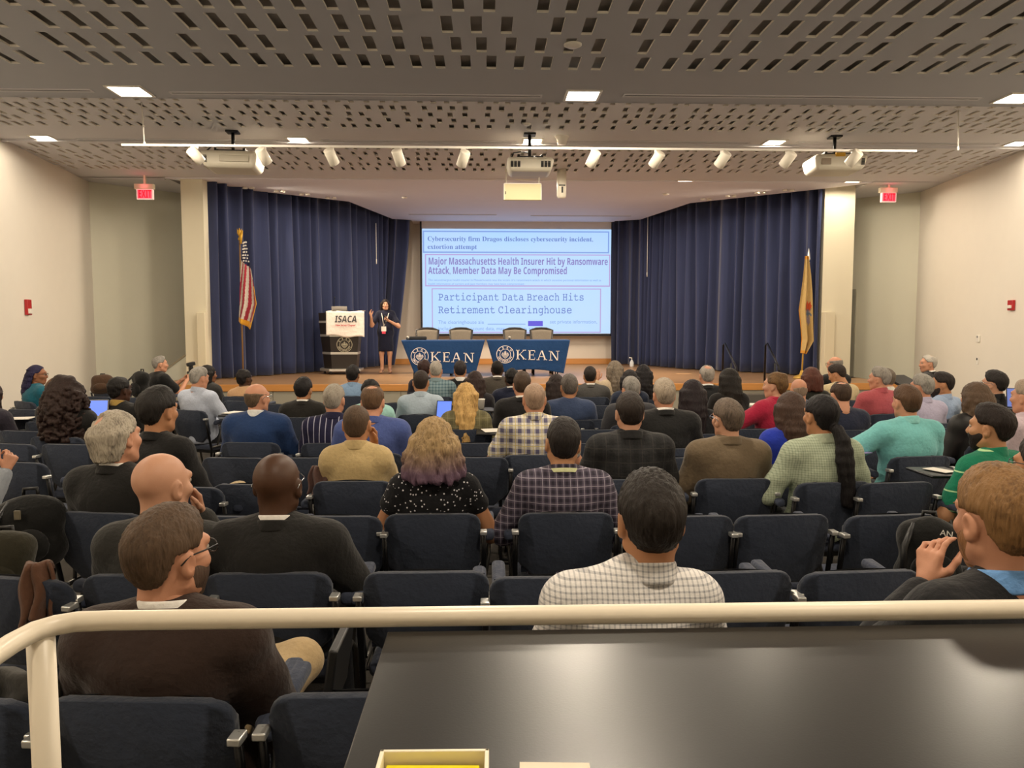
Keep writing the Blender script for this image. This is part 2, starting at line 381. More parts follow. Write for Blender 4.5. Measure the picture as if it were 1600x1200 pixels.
# DM maps (along wall, into wall, up)
mb = MB(); w0, w1, h = -.05, .76, 2.5
mb.box((w1, -.04, 0), (w1+.09, .03, h+.09), bev=.004, M=DM); mb.box((w0, -.04, h), (w1, .03, h+.09), bev=.004, M=DM); mb.build('door_frame', mat('9b9a8c', .45), e)
mb = MB(); mb.box((w0, -.02, .01), (w1, .02, h), bev=.003, M=DM); dl = mb.build('door_leaf', mat('7f8078', .45), e)
mb = MB(); mb.tube([DM @ Vector((w1-.08, -.02, 1.0)), DM @ Vector((w1-.08, -.07, 1.0)), DM @ Vector((w1-.2, -.07, 1.0))], .01); mb.build('door_handle', M_steel, dl)
# ------------------------------------------------------------------ curtains
m, nt, b = nmat('curtain_cloth'); f = noise(nt, coords(nt, (1, 1, .06)), 14, 3); f2 = noise(nt, coords(nt), 150, 2)
nt.links.new(mixc(nt, f, lin('20294a'), lin('303a62')), b.inputs['Base Color']); b.inputs['Roughness'].default_value = .85; b.inputs['Sheen Weight'].default_value = .3; bump(nt, b, f2, .2, .003)
M_curt = m
def catmull(P, n):
    P = [Vector((*p, 0)) for p in P]; out = []; L = [0]
    for a, c in zip(P, P[1:]): L.append(L[-1]+(c-a).length)
    for i in range(n+1):
        s = L[-1]*i/n; k = max(j for j in range(len(L)-1) if L[j] <= s+1e-9); t = (s-L[k])/(L[k+1]-L[k]); out.append((P[k].lerp(P[k+1], t), (P[k+1]-P[k]).normalized(), s))
    # soften corners
    for _ in range(6): out = [out[0]]+[((out[i-1][0]+out[i][0]*2+out[i+1][0])/4, (out[i+1][0]-out[i-1][0]).normalized(), out[i][2]) for i in range(1, n)]+[out[-1]]
    return out
def curtain(name, path, z0, z1, seed, lab, pull=0, group='navy stage curtains'):
    pts = catmull(path, 620); rnd = random.Random(seed); ph = 0; phs = []; fr = 18
    for i in range(len(pts)):
        if i % 14 == 0: fr = rnd.uniform(13, 27)
        ph += fr*(pts[min(i+1, 620)][2]-pts[max(i-1, 0)][2])/2; phs.append(ph)
    nz = 14; mb = MB(); L = pts[-1][2]
    def fn(u, v):
        i = round(u*620); p, t, s = pts[i]; nrm = Vector((-t.y, t.x, 0)); z = z0+(z1-z0)*v
        wob = .6*math.sin(phs[i]*.5+v*1.3+seed)
        a = (.085+.035*(1-v))*math.sin(phs[i]+.5*math.sin(v*2.2+i*.02)+wob)+.03*math.sin(phs[i]*.37+v*2)
        q = p+nrm*a
        if pull:  # gathered towards the inner end lower down
            k = max(0, (s-L+1.6)/1.6); q = q - t*(pull*k*(1-v)**1.4)
        return Vector((q.x, q.y, z))
    mb.grid(fn, 620, nz); o = mb.build(name, M_curt, None, solid=1); thicken(o, .006)
    hm = MB()
    hm.grid(lambda u, v: Vector((*(fn(u, 1.0).xy+Vector((0, 0))), z1-.01+.04*v)), 620, 1); h = hm.build('curtain_heading', M_curt, o, solid=1); thicken(h, .01)
    tag(o, lab, 'curtain', group); return o
curtain('stage_curtain', LC, ZST+.02, ZB+.12, 1, 'navy pleated curtain behind the striped flag, left of the screen', .55)
curtain('stage_curtain', RC[:4], ZST+.02, ZB+.12, 2, 'navy pleated curtain behind the buff flag, right of the screen')
curtain('stage_curtain', [RC[3], RC[4]], ZST+.02, ZB+.12, 4, 'narrow navy pleated curtain beside the right screen edge')
# wands (pull rods)
for (px, Z, z0, z1, lab) in ((589.5, 19.6, 3.3, 4.3, 'thin white pull wand hanging on left curtain'), (1010, 20.4, 3.05, 4.6, 'thin white pull wand hanging on right curtain')):
    p = PT(px, Z-.22); mb = MB(); mb.tube([(p[0], p[1], z0), (p[0], p[1], z1)], .008, 8); mb.tube([(p[0], p[1], z0), (p[0], p[1], z0+.12)], .013, 8); tag(mb.build('curtain_wand', M_white), lab, 'curtain wand')
# soffit lights over curtains
def soffit(path, pxs, side):
    for (px, py) in pxs:
        p = atz(px, py, ZB+.0)
        yield p
ls = {'left': ((388, 293), (437, 298.5), (476, 303.5), (517, 309)), 'right': ((1103, 311), (1142, 306), (1188, 301), (1232, 297))}
for side, L in ls.items():
    for i, (px, py) in enumerate(L):
        p = atz(px, py, ZB-.03); e = empty('stage_downlight', (p.x, p.y, ZB-.025))
        for dx in (-.07, .07):
            h = MB(); h.lathe([(.05, .005), (.055, -.03), (.046, -.03), (.03, -.004)], 18, M=Matrix.Translation((dx, 0, 0))); h.build('trim_ring', M_white, e)
            h = MB(); h.lathe([(.0295, -.012), (.03, -.006)], 14, M=Matrix.Translation((dx, 0, 0))); h.build('lens', mat('fff0d8', .4, em=1.6), e)
        tag(e, 'small twin downlight above %s curtain, %s from the screen' % (side, ('farthest', 'second farthest', 'second nearest', 'nearest')[i if side == 'left' else 3-i]), 'downlight', 'twin downlights above the curtains')
        l = bpy.data.lights.new('downlight', 'SPOT'); l.energy = 140; l.spot_size = R(92); l.spot_blend = .7; l.color = WARM; l.shadow_soft_size = .06
        o = bpy.data.objects.new('downlight', l); COL.objects.link(o); o.location = (p.x, p.y-.02, ZB-.1); o.rotation_euler = Vector((.8-p.x, 17.6-p.y, -(ZB-.9))).to_track_quat('-Z', 'Y').to_euler()
# ------------------------------------------------------------------ projection screen
SYW = 21.25
tl, br = at(656, 343, SYW), at(956, 525, SYW)
e = empty('projection_screen', ((tl.x+br.x)/2, SYW, br.z)); W = br.x-tl.x; H = tl.z-br.z; hw = W/2
mb = MB(); mb.box((-hw, 0, 0), (hw, .015, H+.02), bev=.003); mb.build('screen_fabric', mat('cfc8c4', .8), e)
mb = MB(); t = .045
for a, c in (((-hw, 0), (-hw+t, H)), ((hw-t, 0), (hw, H)), ((-hw, 0), (hw, t*1.3))): mb.box((a[0], -.012, a[1]), (c[0], .0, c[1]))
mb.build('border', mat('17171c', .7), e)
def sp2(px, py):
    p = at(px, py, SYW); return (p.x-e.location.x, p.z-br.z)
m, nt, b = nmat('slide_light'); b.inputs['Base Color'].default_value = (.05, .05, .05, 1); b.inputs['Emission Strength'].default_value = .58
g = nt.nodes.new('ShaderNodeTexNoise'); g.inputs['Scale'].default_value = .5; nt.links.new(coords(nt), g.inputs['Vector'])
nt.links.new(mixc(nt, g.outputs['Fac'], lin('a6d6ff'), lin('bed8ff')), b.inputs['Emission Color']); M_slide = m
x0, z1 = sp2(659.5, 357.5); x1, z0 = sp2(953.5, 521)
mb = MB(); mb.box((x0, -.016, z0), (x1, -.012, z1)); slide = mb.build('slide', M_slide, e)
def emat(c, k):
    m, nt, b = nmat('light_' + c); b.inputs['Base Color'].default_value = (.03, .03, .03, 1); b.inputs['Emission Color'].default_value = (*lin(c), 1); b.inputs['Emission Strength'].default_value = k; b.inputs['Specular IOR Level'].default_value = .1; return m
M_tb = emat('6880cc', .55); M_tp = emat('8c7fc4', .55); M_line = emat('b8a2d8', .58); M_tl = emat('86a6e6', .58); M_btn = emat('6058dc', .56)
def frame(px0, py0, px1, py1, m, w=.03):
    a, d = sp2(px0, py0), sp2(px1, py1); f = MB()
    f.box((a[0], -.021, d[1]), (a[0]+w, -.018, a[1])); f.box((d[0]-w, -.021, d[1]), (d[0], -.018, a[1])); f.box((a[0], -.021, a[1]-w), (d[0], -.018, a[1])); f.box((a[0], -.021, d[1]), (d[0], -.018, d[1]+w)); f.build('headline_frame', m, slide)
frame(660.5, 360.5, 951.5, 396, M_tl, .035); frame(664, 397, 953, 448, M_line, .03); frame(674.5, 450.5, 938.5, 520, M_line, .028)
def slide_text(s, px0, px1, base, hpx, m, style=None):
    a = sp2(px0, base); c = sp2(px1, base); sz = hpx*SYW/F/.70
    if style == 'serif': s = fancy(s, 0x1D400, 0x1D41A)
    if style == 'slab': s = fancy(s, 0x1D670, 0x1D68A)
    if style == 'bold': s = fancy(s, 0x1D5D4, 0x1D5EE)
    text('lettering', s, sz, m, slide, (a[0], -.020, a[1]), width=(c[0]-a[0]))
slide_text('Cybersecurity firm Dragos discloses cybersecurity incident,', 668, 926, 376.5, 7.0, M_tb, 'serif')
slide_text('extortion attempt', 668, 745, 389, 7.0, M_tb, 'serif')
slide_text('Major Massachusetts Health Insurer Hit by Ransomware', 669, 948.5, 413.5, 10.5, M_tp, 'bold')
slide_text('Attack, Member Data May Be Compromised', 669, 885.5, 428, 10.5, M_tp, 'bold')
slide_text('The second-largest health insurer in Massachusetts was the victim of a ransomware attack in which sensitive personal information as well as', 669, 939, 439, 3.2, M_tl)
slide_text('health information of current and past members may have been compromised.', 669, 819, 445, 3.2, M_tl)
slide_text('Participant Data Breach Hits', 684.5, 911, 469.5, 12.5, M_tb, 'slab')
slide_text('Retirement Clearinghouse', 684.5, 892.5, 489.5, 12.5, M_tb, 'slab')
slide_text('The clearinghouse ale', 684.5, 756, 506, 5.6, M_tl); slide_text('set private information,', 859, 932.5, 505.5, 5.6, M_tl)
slide_text('includ', 684.5, 704, 516, 5.6, M_tl); slide_text('ccount data, may', 735, 788, 516, 5.6, M_tl); slide_text('n sto', 818, 838, 516, 5.6, M_tl)
a, d = sp2(825, 501.5), sp2(848, 509.5); mb = MB(); mb.box((a[0], -.022, d[1]), (d[0], -.018, a[1]), bev=.001); mb.build('slide_button', M_btn, slide)
a = sp2(762, 507); d = sp2(821, 506); mb = MB(); mb.box((a[0], -.022, a[1]), (d[0], -.018, a[1]+.02)); mb.build('slide_line', M_tl, slide)
tag(e, 'large white projection screen with three news headlines in blue', 'projection screen')
# light thrown by the lit screen onto the stage
for k in range(1):
    pass
# hardware on the ceiling ----------------------------------------------------
def projector(name, px, py, Z, w, rz, lab, style):
    p = at(px, py, Z); e = empty(name, (p.x, p.y, p.z), rz); wb = mat('d9d2c0', .45); h = w*.30; d = w*.85
    b_ = MB(); b_.box((-w/2, -d/2, -h/2), (w/2, d/2, h/2), bev=w*.07, seg=3)
    for v in b_.b.verts:
        if v.co.z < 0: k = 1+.28*v.co.z/h; v.co.x *= k; v.co.y *= k
    body = b_.build('body', wb, e)
    g = MB(); y = -d/2*1.0-.004
    n = 5 if style != 'mid' else 6
    sides = (-1, 1) if style == 'mid' else ((-1,) if style == 'left' else (1,))
    for s in sides:
        for r_ in range(n):
            z = -h*.22+r_*h*.42/n
            for c in range(3 if style == 'mid' else 1):
                xx = s*w*(.40-.075*c); g.box((xx-w*.028, y-.004, z), (xx+w*.028, y+.02, z+h*.05))
    g.build('vent', mat('22211f', .7), e)
    g = MB(); g.box((-w*.15 if style == 'left' else -w*.38, y-.003, -h*.18), (w*.36 if style == 'left' else -w*.2, y+.02, h*.2), bev=.006); 
    if style != 'mid': g.build('panel', mat('c2baa6' if style == 'left' else '9a8a78', .5), e)
    else: g.b.free()
    if style == 'right':
        for (a, c, zz) in ((-.12, .06, .3), (.08, .24, .02)): g = MB(); g.box((w*a, y-.004, h*zz), (w*c, y+.02, h*(zz+.24))); g.build('sticker', mat('d9a520', .5), e)
    l = MB(); l.lathe([(w*.09, 0), (w*.10, .06), (w*.085, .07), (w*.07, .05)], 20, M=Matrix.Translation((w*.12, d/2-.02, 0)) @ Matrix.Rotation(-math.pi/2, 4, 'X')); l.build('lens', M_black, e)
    mt = MB(); mt.box((-w*.28, -d*.3, h/2), (w*.28, d*.3, h/2+.035), bev=.008)
    for s in (-1, 1): mt.box((s*w*.25-.02, -d*.32, h/2+.02), (s*w*.25+.02, d*.32, h/2+.055), bev=.004)
    mt.tube([(0, 0, h/2+.02), (0, 0, ZB-p.z-.02)], .025, 12); mt.box((-.09, -.09, ZB-p.z-.03), (.09, .09, ZB-p.z-.003), bev=.006); mt.build('ceiling_mount', M_black, e)
    c = MB(); s = -1 if style != 'right' else 1
    c.tube([(0, .05, h/2+.12), (s*w*.2, .0, h/2+.13), (s*w*.36, -.1, h/2+.09), (s*w*.42, -d*.35, h/2-.02)], .011, 8); c.build('cable', M_black, e)
    tag(e, lab, 'projector', 'projectors hanging from the ceiling'); return e
projector('projector', 365, 255, 11.7, .80, R(5), 'cream projector at left with one dark vent and a looping cable', 'left')
projector('projector', 827.5, 262, 11.7, 0.682, 0, 'cream projector at centre seen square from behind with two dark vents', 'mid')
projector('projector', 1303, 259, 11.7, .77, R(-5), 'cream projector at right with two yellow stickers', 'right')
# track pipe with spot cans
pz = 4.03; a = at(190, 228.5, 10.2); c = at(1432, 234, 10.2); pz = (a.z+c.z)/2
e = empty('lighting_track', (a.x, 10.2, pz)); L = c.x-a.x
mb = MB(); mb.box((0, -.015, -.015), (L, .015, .015), bev=.003); mb.build('rail', M_white, e)
for (px, y0) in ((224.5, 168),):
    pass
tag(e, 'long white lighting track pipe spanning below the middle ceiling', 'lighting track')
for (px, py, lab) in ((226, 228, 'left thin white rod hanging down to the lighting track'), (1497, 235, 'right thin white rod hanging past the end of the lighting track')):
    p = at(px, py, 10.25); mb = MB(); mb.tube([(p.x, 10.25, p.z), (p.x-.02, 10.25, ZB)], .009, 8); mb.tube([(p.x, 10.25, p.z), (p.x, 10.25, p.z+.05)], .016, 8); tag(mb.build('hanging_rod', M_white), lab, 'hanging rod')
cans = ((306, 243, 35, 'leftmost white spot can on the track, beside the left projector'), (412, 244, 22, 'white spot can just right of the left projector'), (518, 245, 20, 'white spot can above the striped flag and podium gap'), (623, 246, 16, 'white spot can halfway between podium and centre projector'),
 (724, 248, -22, 'white spot can nearest left of the centre projector'), (927, 248, -22, 'white spot can nearest right of the centre projector'), (1026, 249, -28, 'second white spot can right of the centre projector'), (1129, 249, -28, 'third white spot can right of the centre projector'), (1231, 249, -28, 'white spot can just left of the right projector'), (1334, 247, -30, 'white spot can half hidden behind the right projector'))
for (px, py, tilt, lab) in cans:
    p = at(px, py, 10.2); e = empty('spot_can', (p.x, 10.2, p.z)); T = Matrix.Rotation(R(-tilt*1.0), 4, 'Y') @ Matrix.Rotation(R(38), 4, 'X')
    mb = MB(); mb.lathe([(.0, .105), (.062, .105), (.068, .098), (.068, -.1), (.06, -.105), (.056, -.08), (.0, -.075)], 24, M=T); mb.build('can', mat('efe7d6', .45), e)
    mb = MB(); mb.tube([(0, 0, .06), (0, 0, pz-p.z-.01)], .011, 8); mb.box((-.03, -.02, pz-p.z-.045), (.03, .02, pz-p.z-.012), bev=.004); mb.build('stem', M_white, e)
    tag(e, lab, 'spotlight', 'white spot cans on the track')
# hanging board, camera, detectors
p = at(816.5, 300, 14.2); e = empty('ceiling_box', (p.x, 14.2, p.z)); mb = MB(); mb.box((-.345, -.05, -.15), (.345, .05, .15), bev=.008); mb.build('body', mat('d8cfa2', .55), e)
mb = MB()
for s_ in (((-.345, .135), (.345, .15)), ((-.345, -.15), (-.33, .15)), ((.33, -.15), (.345, .15))): mb.box((s_[0][0], -.058, s_[0][1]), (s_[1][0], -.048, s_[1][1]))
mb.build('rim', M_white, e)
mb = MB(); mb.box((-.32, -.055, -.05), (-.305, -.049, .0)); mb.build('switch', M_black, e)
mb = MB(); mb.tube([(-.3, 0, .14), (-.3, 0, ZB-p.z)], .012); mb.tube([(.3, 0, .14), (.3, 0, ZB-p.z)], .012); mb.build('hanger', M_white, e)
tag(e, 'beige flat box hanging from the ceiling below the centre projector', 'ceiling box')
p = at(877.5, 298, 14.3); e = empty('dome_camera', (p.x, 14.3, p.z)); mb = MB(); mb.lathe([(.085, ZB-p.z), (.088, .07), (.085, .06), (.085, -.10), (.07, -.13), (.04, -.14)], 24); mb.build('housing', mat('e4ddcc', .4), e)
mb = MB(); mb.box((-.012, -.092, -.05), (.02, -.075, .06)); mb.box((-.06, -.09, .075), (.06, -.06, .095)); mb.build('lens', M_black, e)
tag(e, 'white cylindrical ceiling camera right of the hanging beige box', 'camera')
for (px, py, z, r_, lab) in ((895, 69, ZA, .085, 'round white ceiling speaker disc in the near slotted panel'), (878, 213, ZB, .11, 'cream smoke detector cup right of the centre lamp'), (823, 193, ZB, .06, 'small white disc in the middle panel above centre projector'), (1040, 303, ZB-.03, .07, 'small white sprinkler on stage ceiling right side'), (632, 308, ZB-.03, .06, 'small white sprinkler on stage ceiling left side')):
    p = atz(px, py, z); mb = MB(); d_ = .12 if px == 878 else .03
    mb.lathe([(r_, 0), (r_, -.012), (r_*.85, -.018), (r_*.6, -d_), (.0, -d_)], 24); o = mb.build('ceiling_detector', M_white); o.location = (p.x, p.y, z); tag(o, lab, 'detector')
for (px0, px1, py, lab) in ((640, 775, 335, 'slot diffuser in the stage ceiling over left half of screen'), (830, 985, 337, 'slot diffuser in the stage ceiling over right half of screen')):
    diffuser(px0, px1, py, ZB-.02, lab)
# exit signs
M_exitw = mat('f6d8cc', .5, em=.3)
for (px, py, Z, lab) in ((227, 301, 15.1, 'lit red exit sign hanging at the left wall corner'), (1388, 306, 15.6, 'lit red exit sign hanging at the right wall corner')):
    p = at(px, py, Z); e = empty('exit_sign', (p.x, Z, p.z)); mb = MB(); mb.box((-.155, -.03, -.13), (.155, .03, .09), bev=.008); mb.build('face', M_exitw, e)
    mb = MB(); mb.box((-.19, -.05, .06), (.17, .05, .16), bev=.008); mb.box((-.02, -.02, .15), (.02, .02, ZB-p.z)); mb.build('housing', mat('e2d6bd', .5), e)
    mb = MB(); mb.box((-.135, -.034, -.115), (.135, -.031, .05)); mb.build('panel', mat('ff5468', .5, em=.5), e)
    text('lettering', fancy('EXIT', 0x1D5D4, 0x1D5EE), .20, mat('d8102c', .5, em=.35), e, (-.12, -.036, -.10), width=.24)
    tag(e, lab, 'exit sign', 'red exit signs')
    l = bpy.data.lights.new('exit_glow', 'POINT'); l.energy = .35; l.color = (1, .15, .2); l.shadow_soft_size = .08; o = bpy.data.objects.new('exit_glow', l); COL.objects.link(o); o.location = (p.x, Z-.12, p.z+.12)
# wall devices
def wall_device(px, py, side, w, h, parts, name, lab, cat):
    # find wall point
    d = ray(px, py)
    if side == 'L': A, B = Vector((*CL, 0)), Vector((lx(-2.5), -2.5, 0))
    else: A, B = Vector((*CR, 0)), Vector((rx(-2.5), -2.5, 0))
    t = (B-A).normalized(); n = Vector((-t.y, t.x, 0)); n = n if (n.x > 0) == (side == 'L') else -n
    k = (A-CAM).dot(n)/d.dot(n); p = CAM+d*k; e = empty(name, p+n*.005); e.rotation_euler = (0, 0, math.atan2(-t.y, -t.x) if side == 'R' else math.atan2(t.y, t.x))
    # local frame: x along wall, -y into room for R / L handled by sign
    sgn = 1
    loc = Matrix.Rotation(-e.rotation_euler.z, 3, 'Z') @ n; sgn = 1 if loc.y > 0 else -1
    for (nm, x0, z0, x1, z1, dep, mm) in parts:
        mb = MB(); mb.box((x0*w, 0, z0*h), (x1*w, sgn*dep, z1*h), bev=.006); mb.build(nm, mm, e)
    tag(e, lab, cat); return e
M_fire = mat('b01d22', .4)
wall_device(41, 480, 'L', .15, .25, (('plate', -.5, -.5, .5, .5, .05, M_fire), ('strobe', -.2, -.42, .45, -.1, .09, M_white)), 'fire_alarm_strobe', 'red fire alarm strobe on the left wall', 'fire alarm')
wall_device(1583, 477, 'R', .15, .17, (('plate', -.5, -.5, .5, .5, .05, M_fire), ('strobe', -.4, -.3, .2, .0, .09, M_white)), 'fire_alarm_strobe', 'red fire alarm strobe on the right wall', 'fire alarm')
wall_device(1530, 529, 'R', .09, .13, (('plate', -.5, -.5, .5, .5, .03, M_white), ('display', -.3, .1, .3, .4, .034, M_grey)), 'thermostat', 'white thermostat on the right wall', 'thermostat')
wall_device(1528, 564, 'R', .07, .13, (('plate', -.5, -.5, .5, .5, .012, M_white), ('switch', -.25, .1, .25, .45, .02, M_black)), 'light_switch', 'small light switch low on the right wall', 'switch')
# ------------------------------------------------------------------ stage furniture
def serif_letter(ch, h, w, s):
    """block letters with serifs as XZ polygons (list of outlines)"""
    sf = .035*h/.25; P = []
    def bar(x0, z0, x1, z1, t):
        P.append([(x0-t/2, z0), (x0+t/2, z0), (x1+t/2, z1), (x1-t/2, z1)])
    def ser(x, z, ww): P.append([(x-ww/2, z), (x+ww/2, z), (x+ww/2, z+.07*h), (x-ww/2, z+.07*h)])
    T = .15*h; t2 = .07*h
    if ch == 'K':
        bar(.18*w, 0, .18*w, h, T); bar(.24*w, .42*h, .85*w, h, t2); bar(.88*w, 0, .38*w, .58*h, T)
        for x, z in ((.18*w, 0), (.18*w, .93*h), (.86*w, 0), (.84*w, .93*h)): ser(x, z, .34*w)
    elif ch == 'E':
        bar(.22*w, 0, .22*w, h, T)
        for z in (0, .93*h): P.append([(.05*w, z), (.9*w, z), (.9*w, z+.07*h), (.05*w, z+.07*h)])
        P.append([(.2*w, .48*h), (.7*w, .48*h), (.7*w, .55*h), (.2*w, .55*h)])
        P.append([(.83*w, 0), (.9*w, 0), (.9*w, .26*h), (.87*w, .26*h)]); P.append([(.83*w, h), (.86*w, .76*h), (.9*w, .76*h), (.9*w, h)]); P.append([(.66*w, .38*h), (.71*w, .38*h), (.71*w, .66*h), (.66*w, .66*h)])
    elif ch == 'A':
        bar(.12*w, 0, .47*w, h, t2); bar(.86*w, 0, .5*w, h, T); P.append([(.27*w, .33*h), (.75*w, .33*h), (.73*w, .40*h), (.29*w, .40*h)])
        ser(.12*w, 0, .3*w); ser(.86*w, 0, .34*w)
    elif ch == 'N':
        bar(.18*w, 0, .18*w, h, t2); bar(.84*w, 0, .84*w, h, t2); bar(.82*w, 0, .2*w, h, T)
        ser(.18*w, 0, .32*w); ser(.14*w, .93*h, .28*w); ser(.84*w, .93*h, .32*w)
    return P
def seal(parent, cx, y, cz, r, m, letters='KEAN', under='UNIVERSITY'):
    mb = MB()
    def ring(r0, r1, n=40):
        for k in range(n):
            a, c = 2*math.pi*k/n, 2*math.pi*(k+1)/n
            o = [(cx+r0*math.cos(a), cz+r0*math.sin(a)), (cx+r1*math.cos(a), cz+r1*math.sin(a)), (cx+r1*math.cos(c), cz+r1*math.sin(c)), (cx+r0*math.cos(c), cz+r0*math.sin(c))]
            mb.poly([(x, y, z) for x, z in o])
    ring(r*.94, r); ring(r*.58, r*.63)
    # inner emblem: shield bands and a small tower
    for (x0, z0, x1, z1) in ((-.42, -.05, .42, .02), (-.36, -.18, .36, -.12), (-.25, -.32, .25, -.25), (-.12, .02, -.06, .32), (.06, .02, .12, .32), (-.03, .02, .03, .42), (-.3, .04, -.24, .22), (.24, .04, .3, .22), (-.4, .1, .4, .14)):
        mb.poly([(cx+x0*r, y, cz+z0*r), (cx+x1*r, y, cz+z0*r), (cx+x1*r, y, cz+z1*r), (cx+x0*r, y, cz+z1*r)])
    for s in (-1, 1): mb.poly([(cx+s*.40*r, y, cz-.02*r), (cx+s*.46*r, y, cz-.02*r), (cx+s*.03*r, y, cz-.47*r), (cx-s*.03*r, y, cz-.47*r)])
    o = mb.build('seal', m, parent, solid=1); thicken(o, .002)
    for word, a0, a1, flip in ((letters, 145, 35, 1), (under, 205, 335, -1)):
        for i, ch in enumerate(word):
            a = R(a0+(a1-a0)*i/(len(word)-1)); rr = r*(.70 if flip == 1 else .86)
            text('seal_letter', ch, r*.26, m, o, (cx+rr*math.cos(a), y-.001, cz+rr*math.sin(a)), rot=(math.pi/2, -(a-math.pi/2) if flip == 1 else -(a+math.pi/2), 0), align='CENTER', bold=.002)
    return o
M_cloth = fabric('183f70', rough=.75); M_lw = mat('efe9e6', .6)
def kean_table(pxl, pxr, pyt, Y, bl, br_, lab, seed):
    a, c = at(pxl, pyt, Y), at(pxr, pyt, Y); w = c.x-a.x; cx = (a.x+c.x)/2; h = a.z-ZST; hw = w/2
    t = empty('folding_table', (cx, Y+.36, ZST)); mb = MB(); mb.box((-hw+.02, -.34, h-.06), (hw-.02, .36, h-.02), bev=.006); mb.build('tabletop', mat('6a665e', .5), t)
    for sx in (-1, 1):
        for sy in (-.27, .28): mb = MB(); mb.tube([(sx*(hw-.3), sy, h-.06), (sx*(hw-.25), sy, .02), (sx*(hw-.25), sy, .0)], .014); mb.build('leg', M_black, t)
    tag(t, 'folding table under the %s' % lab, 'table')
    e = empty('tablecloth', (cx, Y, ZST)); zt = h
    def front(u, v):   # u across, v down
        x = -hw+w*u; xl = -hw+(bl)*v; xr = hw-(br_)*v; x = xl+(xr-xl)*u
        hem = .06 if seed == 1 else .06+.09*math.sin(u*math.pi)*(1 if seed == 2 else 0)
        z = zt-(zt-hem)*v; y = -.01-.05*v*math.sin(u*math.pi)+.012*v*math.sin(u*17+seed)+.02*v
        return Vector((x, y, z))
    def top(u, v): return Vector((-hw+w*u, .72*(1-v)-.01*v, zt+.004-.012*(1 if v > .99 else 0)))
    def side(s):
        def fn(u, v):
            x = s*(hw-(bl if s < 0 else br_)*v*(1-u*.3)); return Vector((x, -.01+.02*v+.72*u*(1-v*.35), zt-(zt-.06-.3*u)*v))
        return fn
    mb = MB(); mb.grid(top, 20, 6); mb.grid(front, 40, 24); mb.grid(side(-1), 10, 14); mb.grid(side(1), 10, 14)
    bmesh.ops.remove_doubles(mb.b, verts=mb.b.verts, dist=.004); o = mb.build('cloth', M_cloth, e); thicken(o, .006)
    tag(e, lab, 'tablecloth', 'blue lettered tablecloths'); k = w/1.86
    cz_ = zt-(.335 if seed == 1 else .30); seal(e, -hw+.39, -.072, cz_, .187, M_lw)
    lm = MB(); lh = .205
    for ch, x, lw in (('K', .618, .21), ('E', .872, .165), ('A', 1.06, .21), ('N', 1.312, .225)):
        for pg in serif_letter(ch, lh, lw, 1): lm.poly([(-hw+x+px_, -.078, cz_-.005-lh/2+pz_-.03*(x-.6)) for px_, pz_ in pg])
    o = lm.build('lettering', M_lw, e, solid=1); thicken(o, .002)
    return cx, hw
YT = 16.3
kean_table(627, 757.5, 532, YT, .27, .2, 'blue lettered tablecloth nearer the speaking person', 1)
kean_table(760.5, 890.5, 531.5, YT, .2, .13, 'blue lettered tablecloth farther from the podium', 2)
# chairs behind the tables
def panel_chair(px, lab, proto=[None]):
    p = at(px, 514.5, 17.3); hgt = p.z-ZST
    e = empty('panel_chair', (p.x, 17.1, ZST)); e.rotation_euler = (0, 0, math.pi)
    fm = mat('201a17', .4); um = fabric('7d7468')
    mb = MB()
    def back(u, v): return Vector(((-.20-.035*v)+(.40+.07*v)*u, -.22-.10*v-.04*math.sin(u*math.pi), .5+(hgt-.53)*v+.02*math.sin(u*math.pi)*v))
    mb.grid(back, 10, 8); o = mb.build('backrest', um, e, solid=1); thicken(o, .05)
    mb = MB(); mb.tube([(-.2, -.2, .0), (-.205, -.22, .5), (-.245, -.325, hgt-.02), (-.12, -.36, hgt+.012), (0, -.37, hgt+.016), (.12, -.36, hgt+.012), (.245, -.325, hgt-.02), (.205, -.22, .5), (.2, -.2, 0)], .03, 8); mb.build('frame', fm, e)
    mb = MB(); mb.box((-.24, -.22, .42), (.24, .26, .5), bev=.03, seg=3); mb.build('seat', um, e)
    for s in (-1, 1): mb = MB(); mb.tube([(s*.2, .22, .44), (s*.21, .24, .0)], .02, 8); mb.build('leg', fm, e)
    tag(e, lab, 'chair', 'chairs behind the panel tables')
for px, lab in ((667, 'grey-backed chair behind the left table, nearest the podium'), (720, 'grey-backed chair behind right half of the left table'), (804.5, 'grey-backed chair behind left half of the right table'), (846.5, 'grey-backed chair behind right half of the right table')): panel_chair(px, lab)
# case and microphones on left table
def tag_at(o, *a, **k): return tag(o, *a, **k)
p = at(647, 528, YT+.25); zt = at(640, 532, YT).z+.004
mb = MB(); mb.box((-.22, -.08, 0), (.22, .08, .075), bev=.025, seg=3); o = mb.build('equipment_case', mat('141416', .6)); o.location = (p.x+.05, YT+.25, zt+.004); o.rotation_euler = (0, 0, R(4)); tag(o, 'soft black case lying on the left table', 'case')
for px, Z, lab in ((637.5, YT+.12, 'table microphone beside the black case on left table'), (796, YT+.12, 'table microphone on the right table')):
    p = at(px, 529, Z); e = empty('table_microphone', (p.x, Z, zt+.004)); mb = MB(); mb.lathe([(.03, 0), (.032, .012), (.02, .02)], 16); mb.build('base', M_black, e); mb = MB(); mb.lathe([(.012, .018), (.028, .035), (.034, .055), (.028, .075), (.01, .085)], 16); mb.build('grille', mat('b9b2a4', .35, .6), e); tag(e, lab, 'microphone')
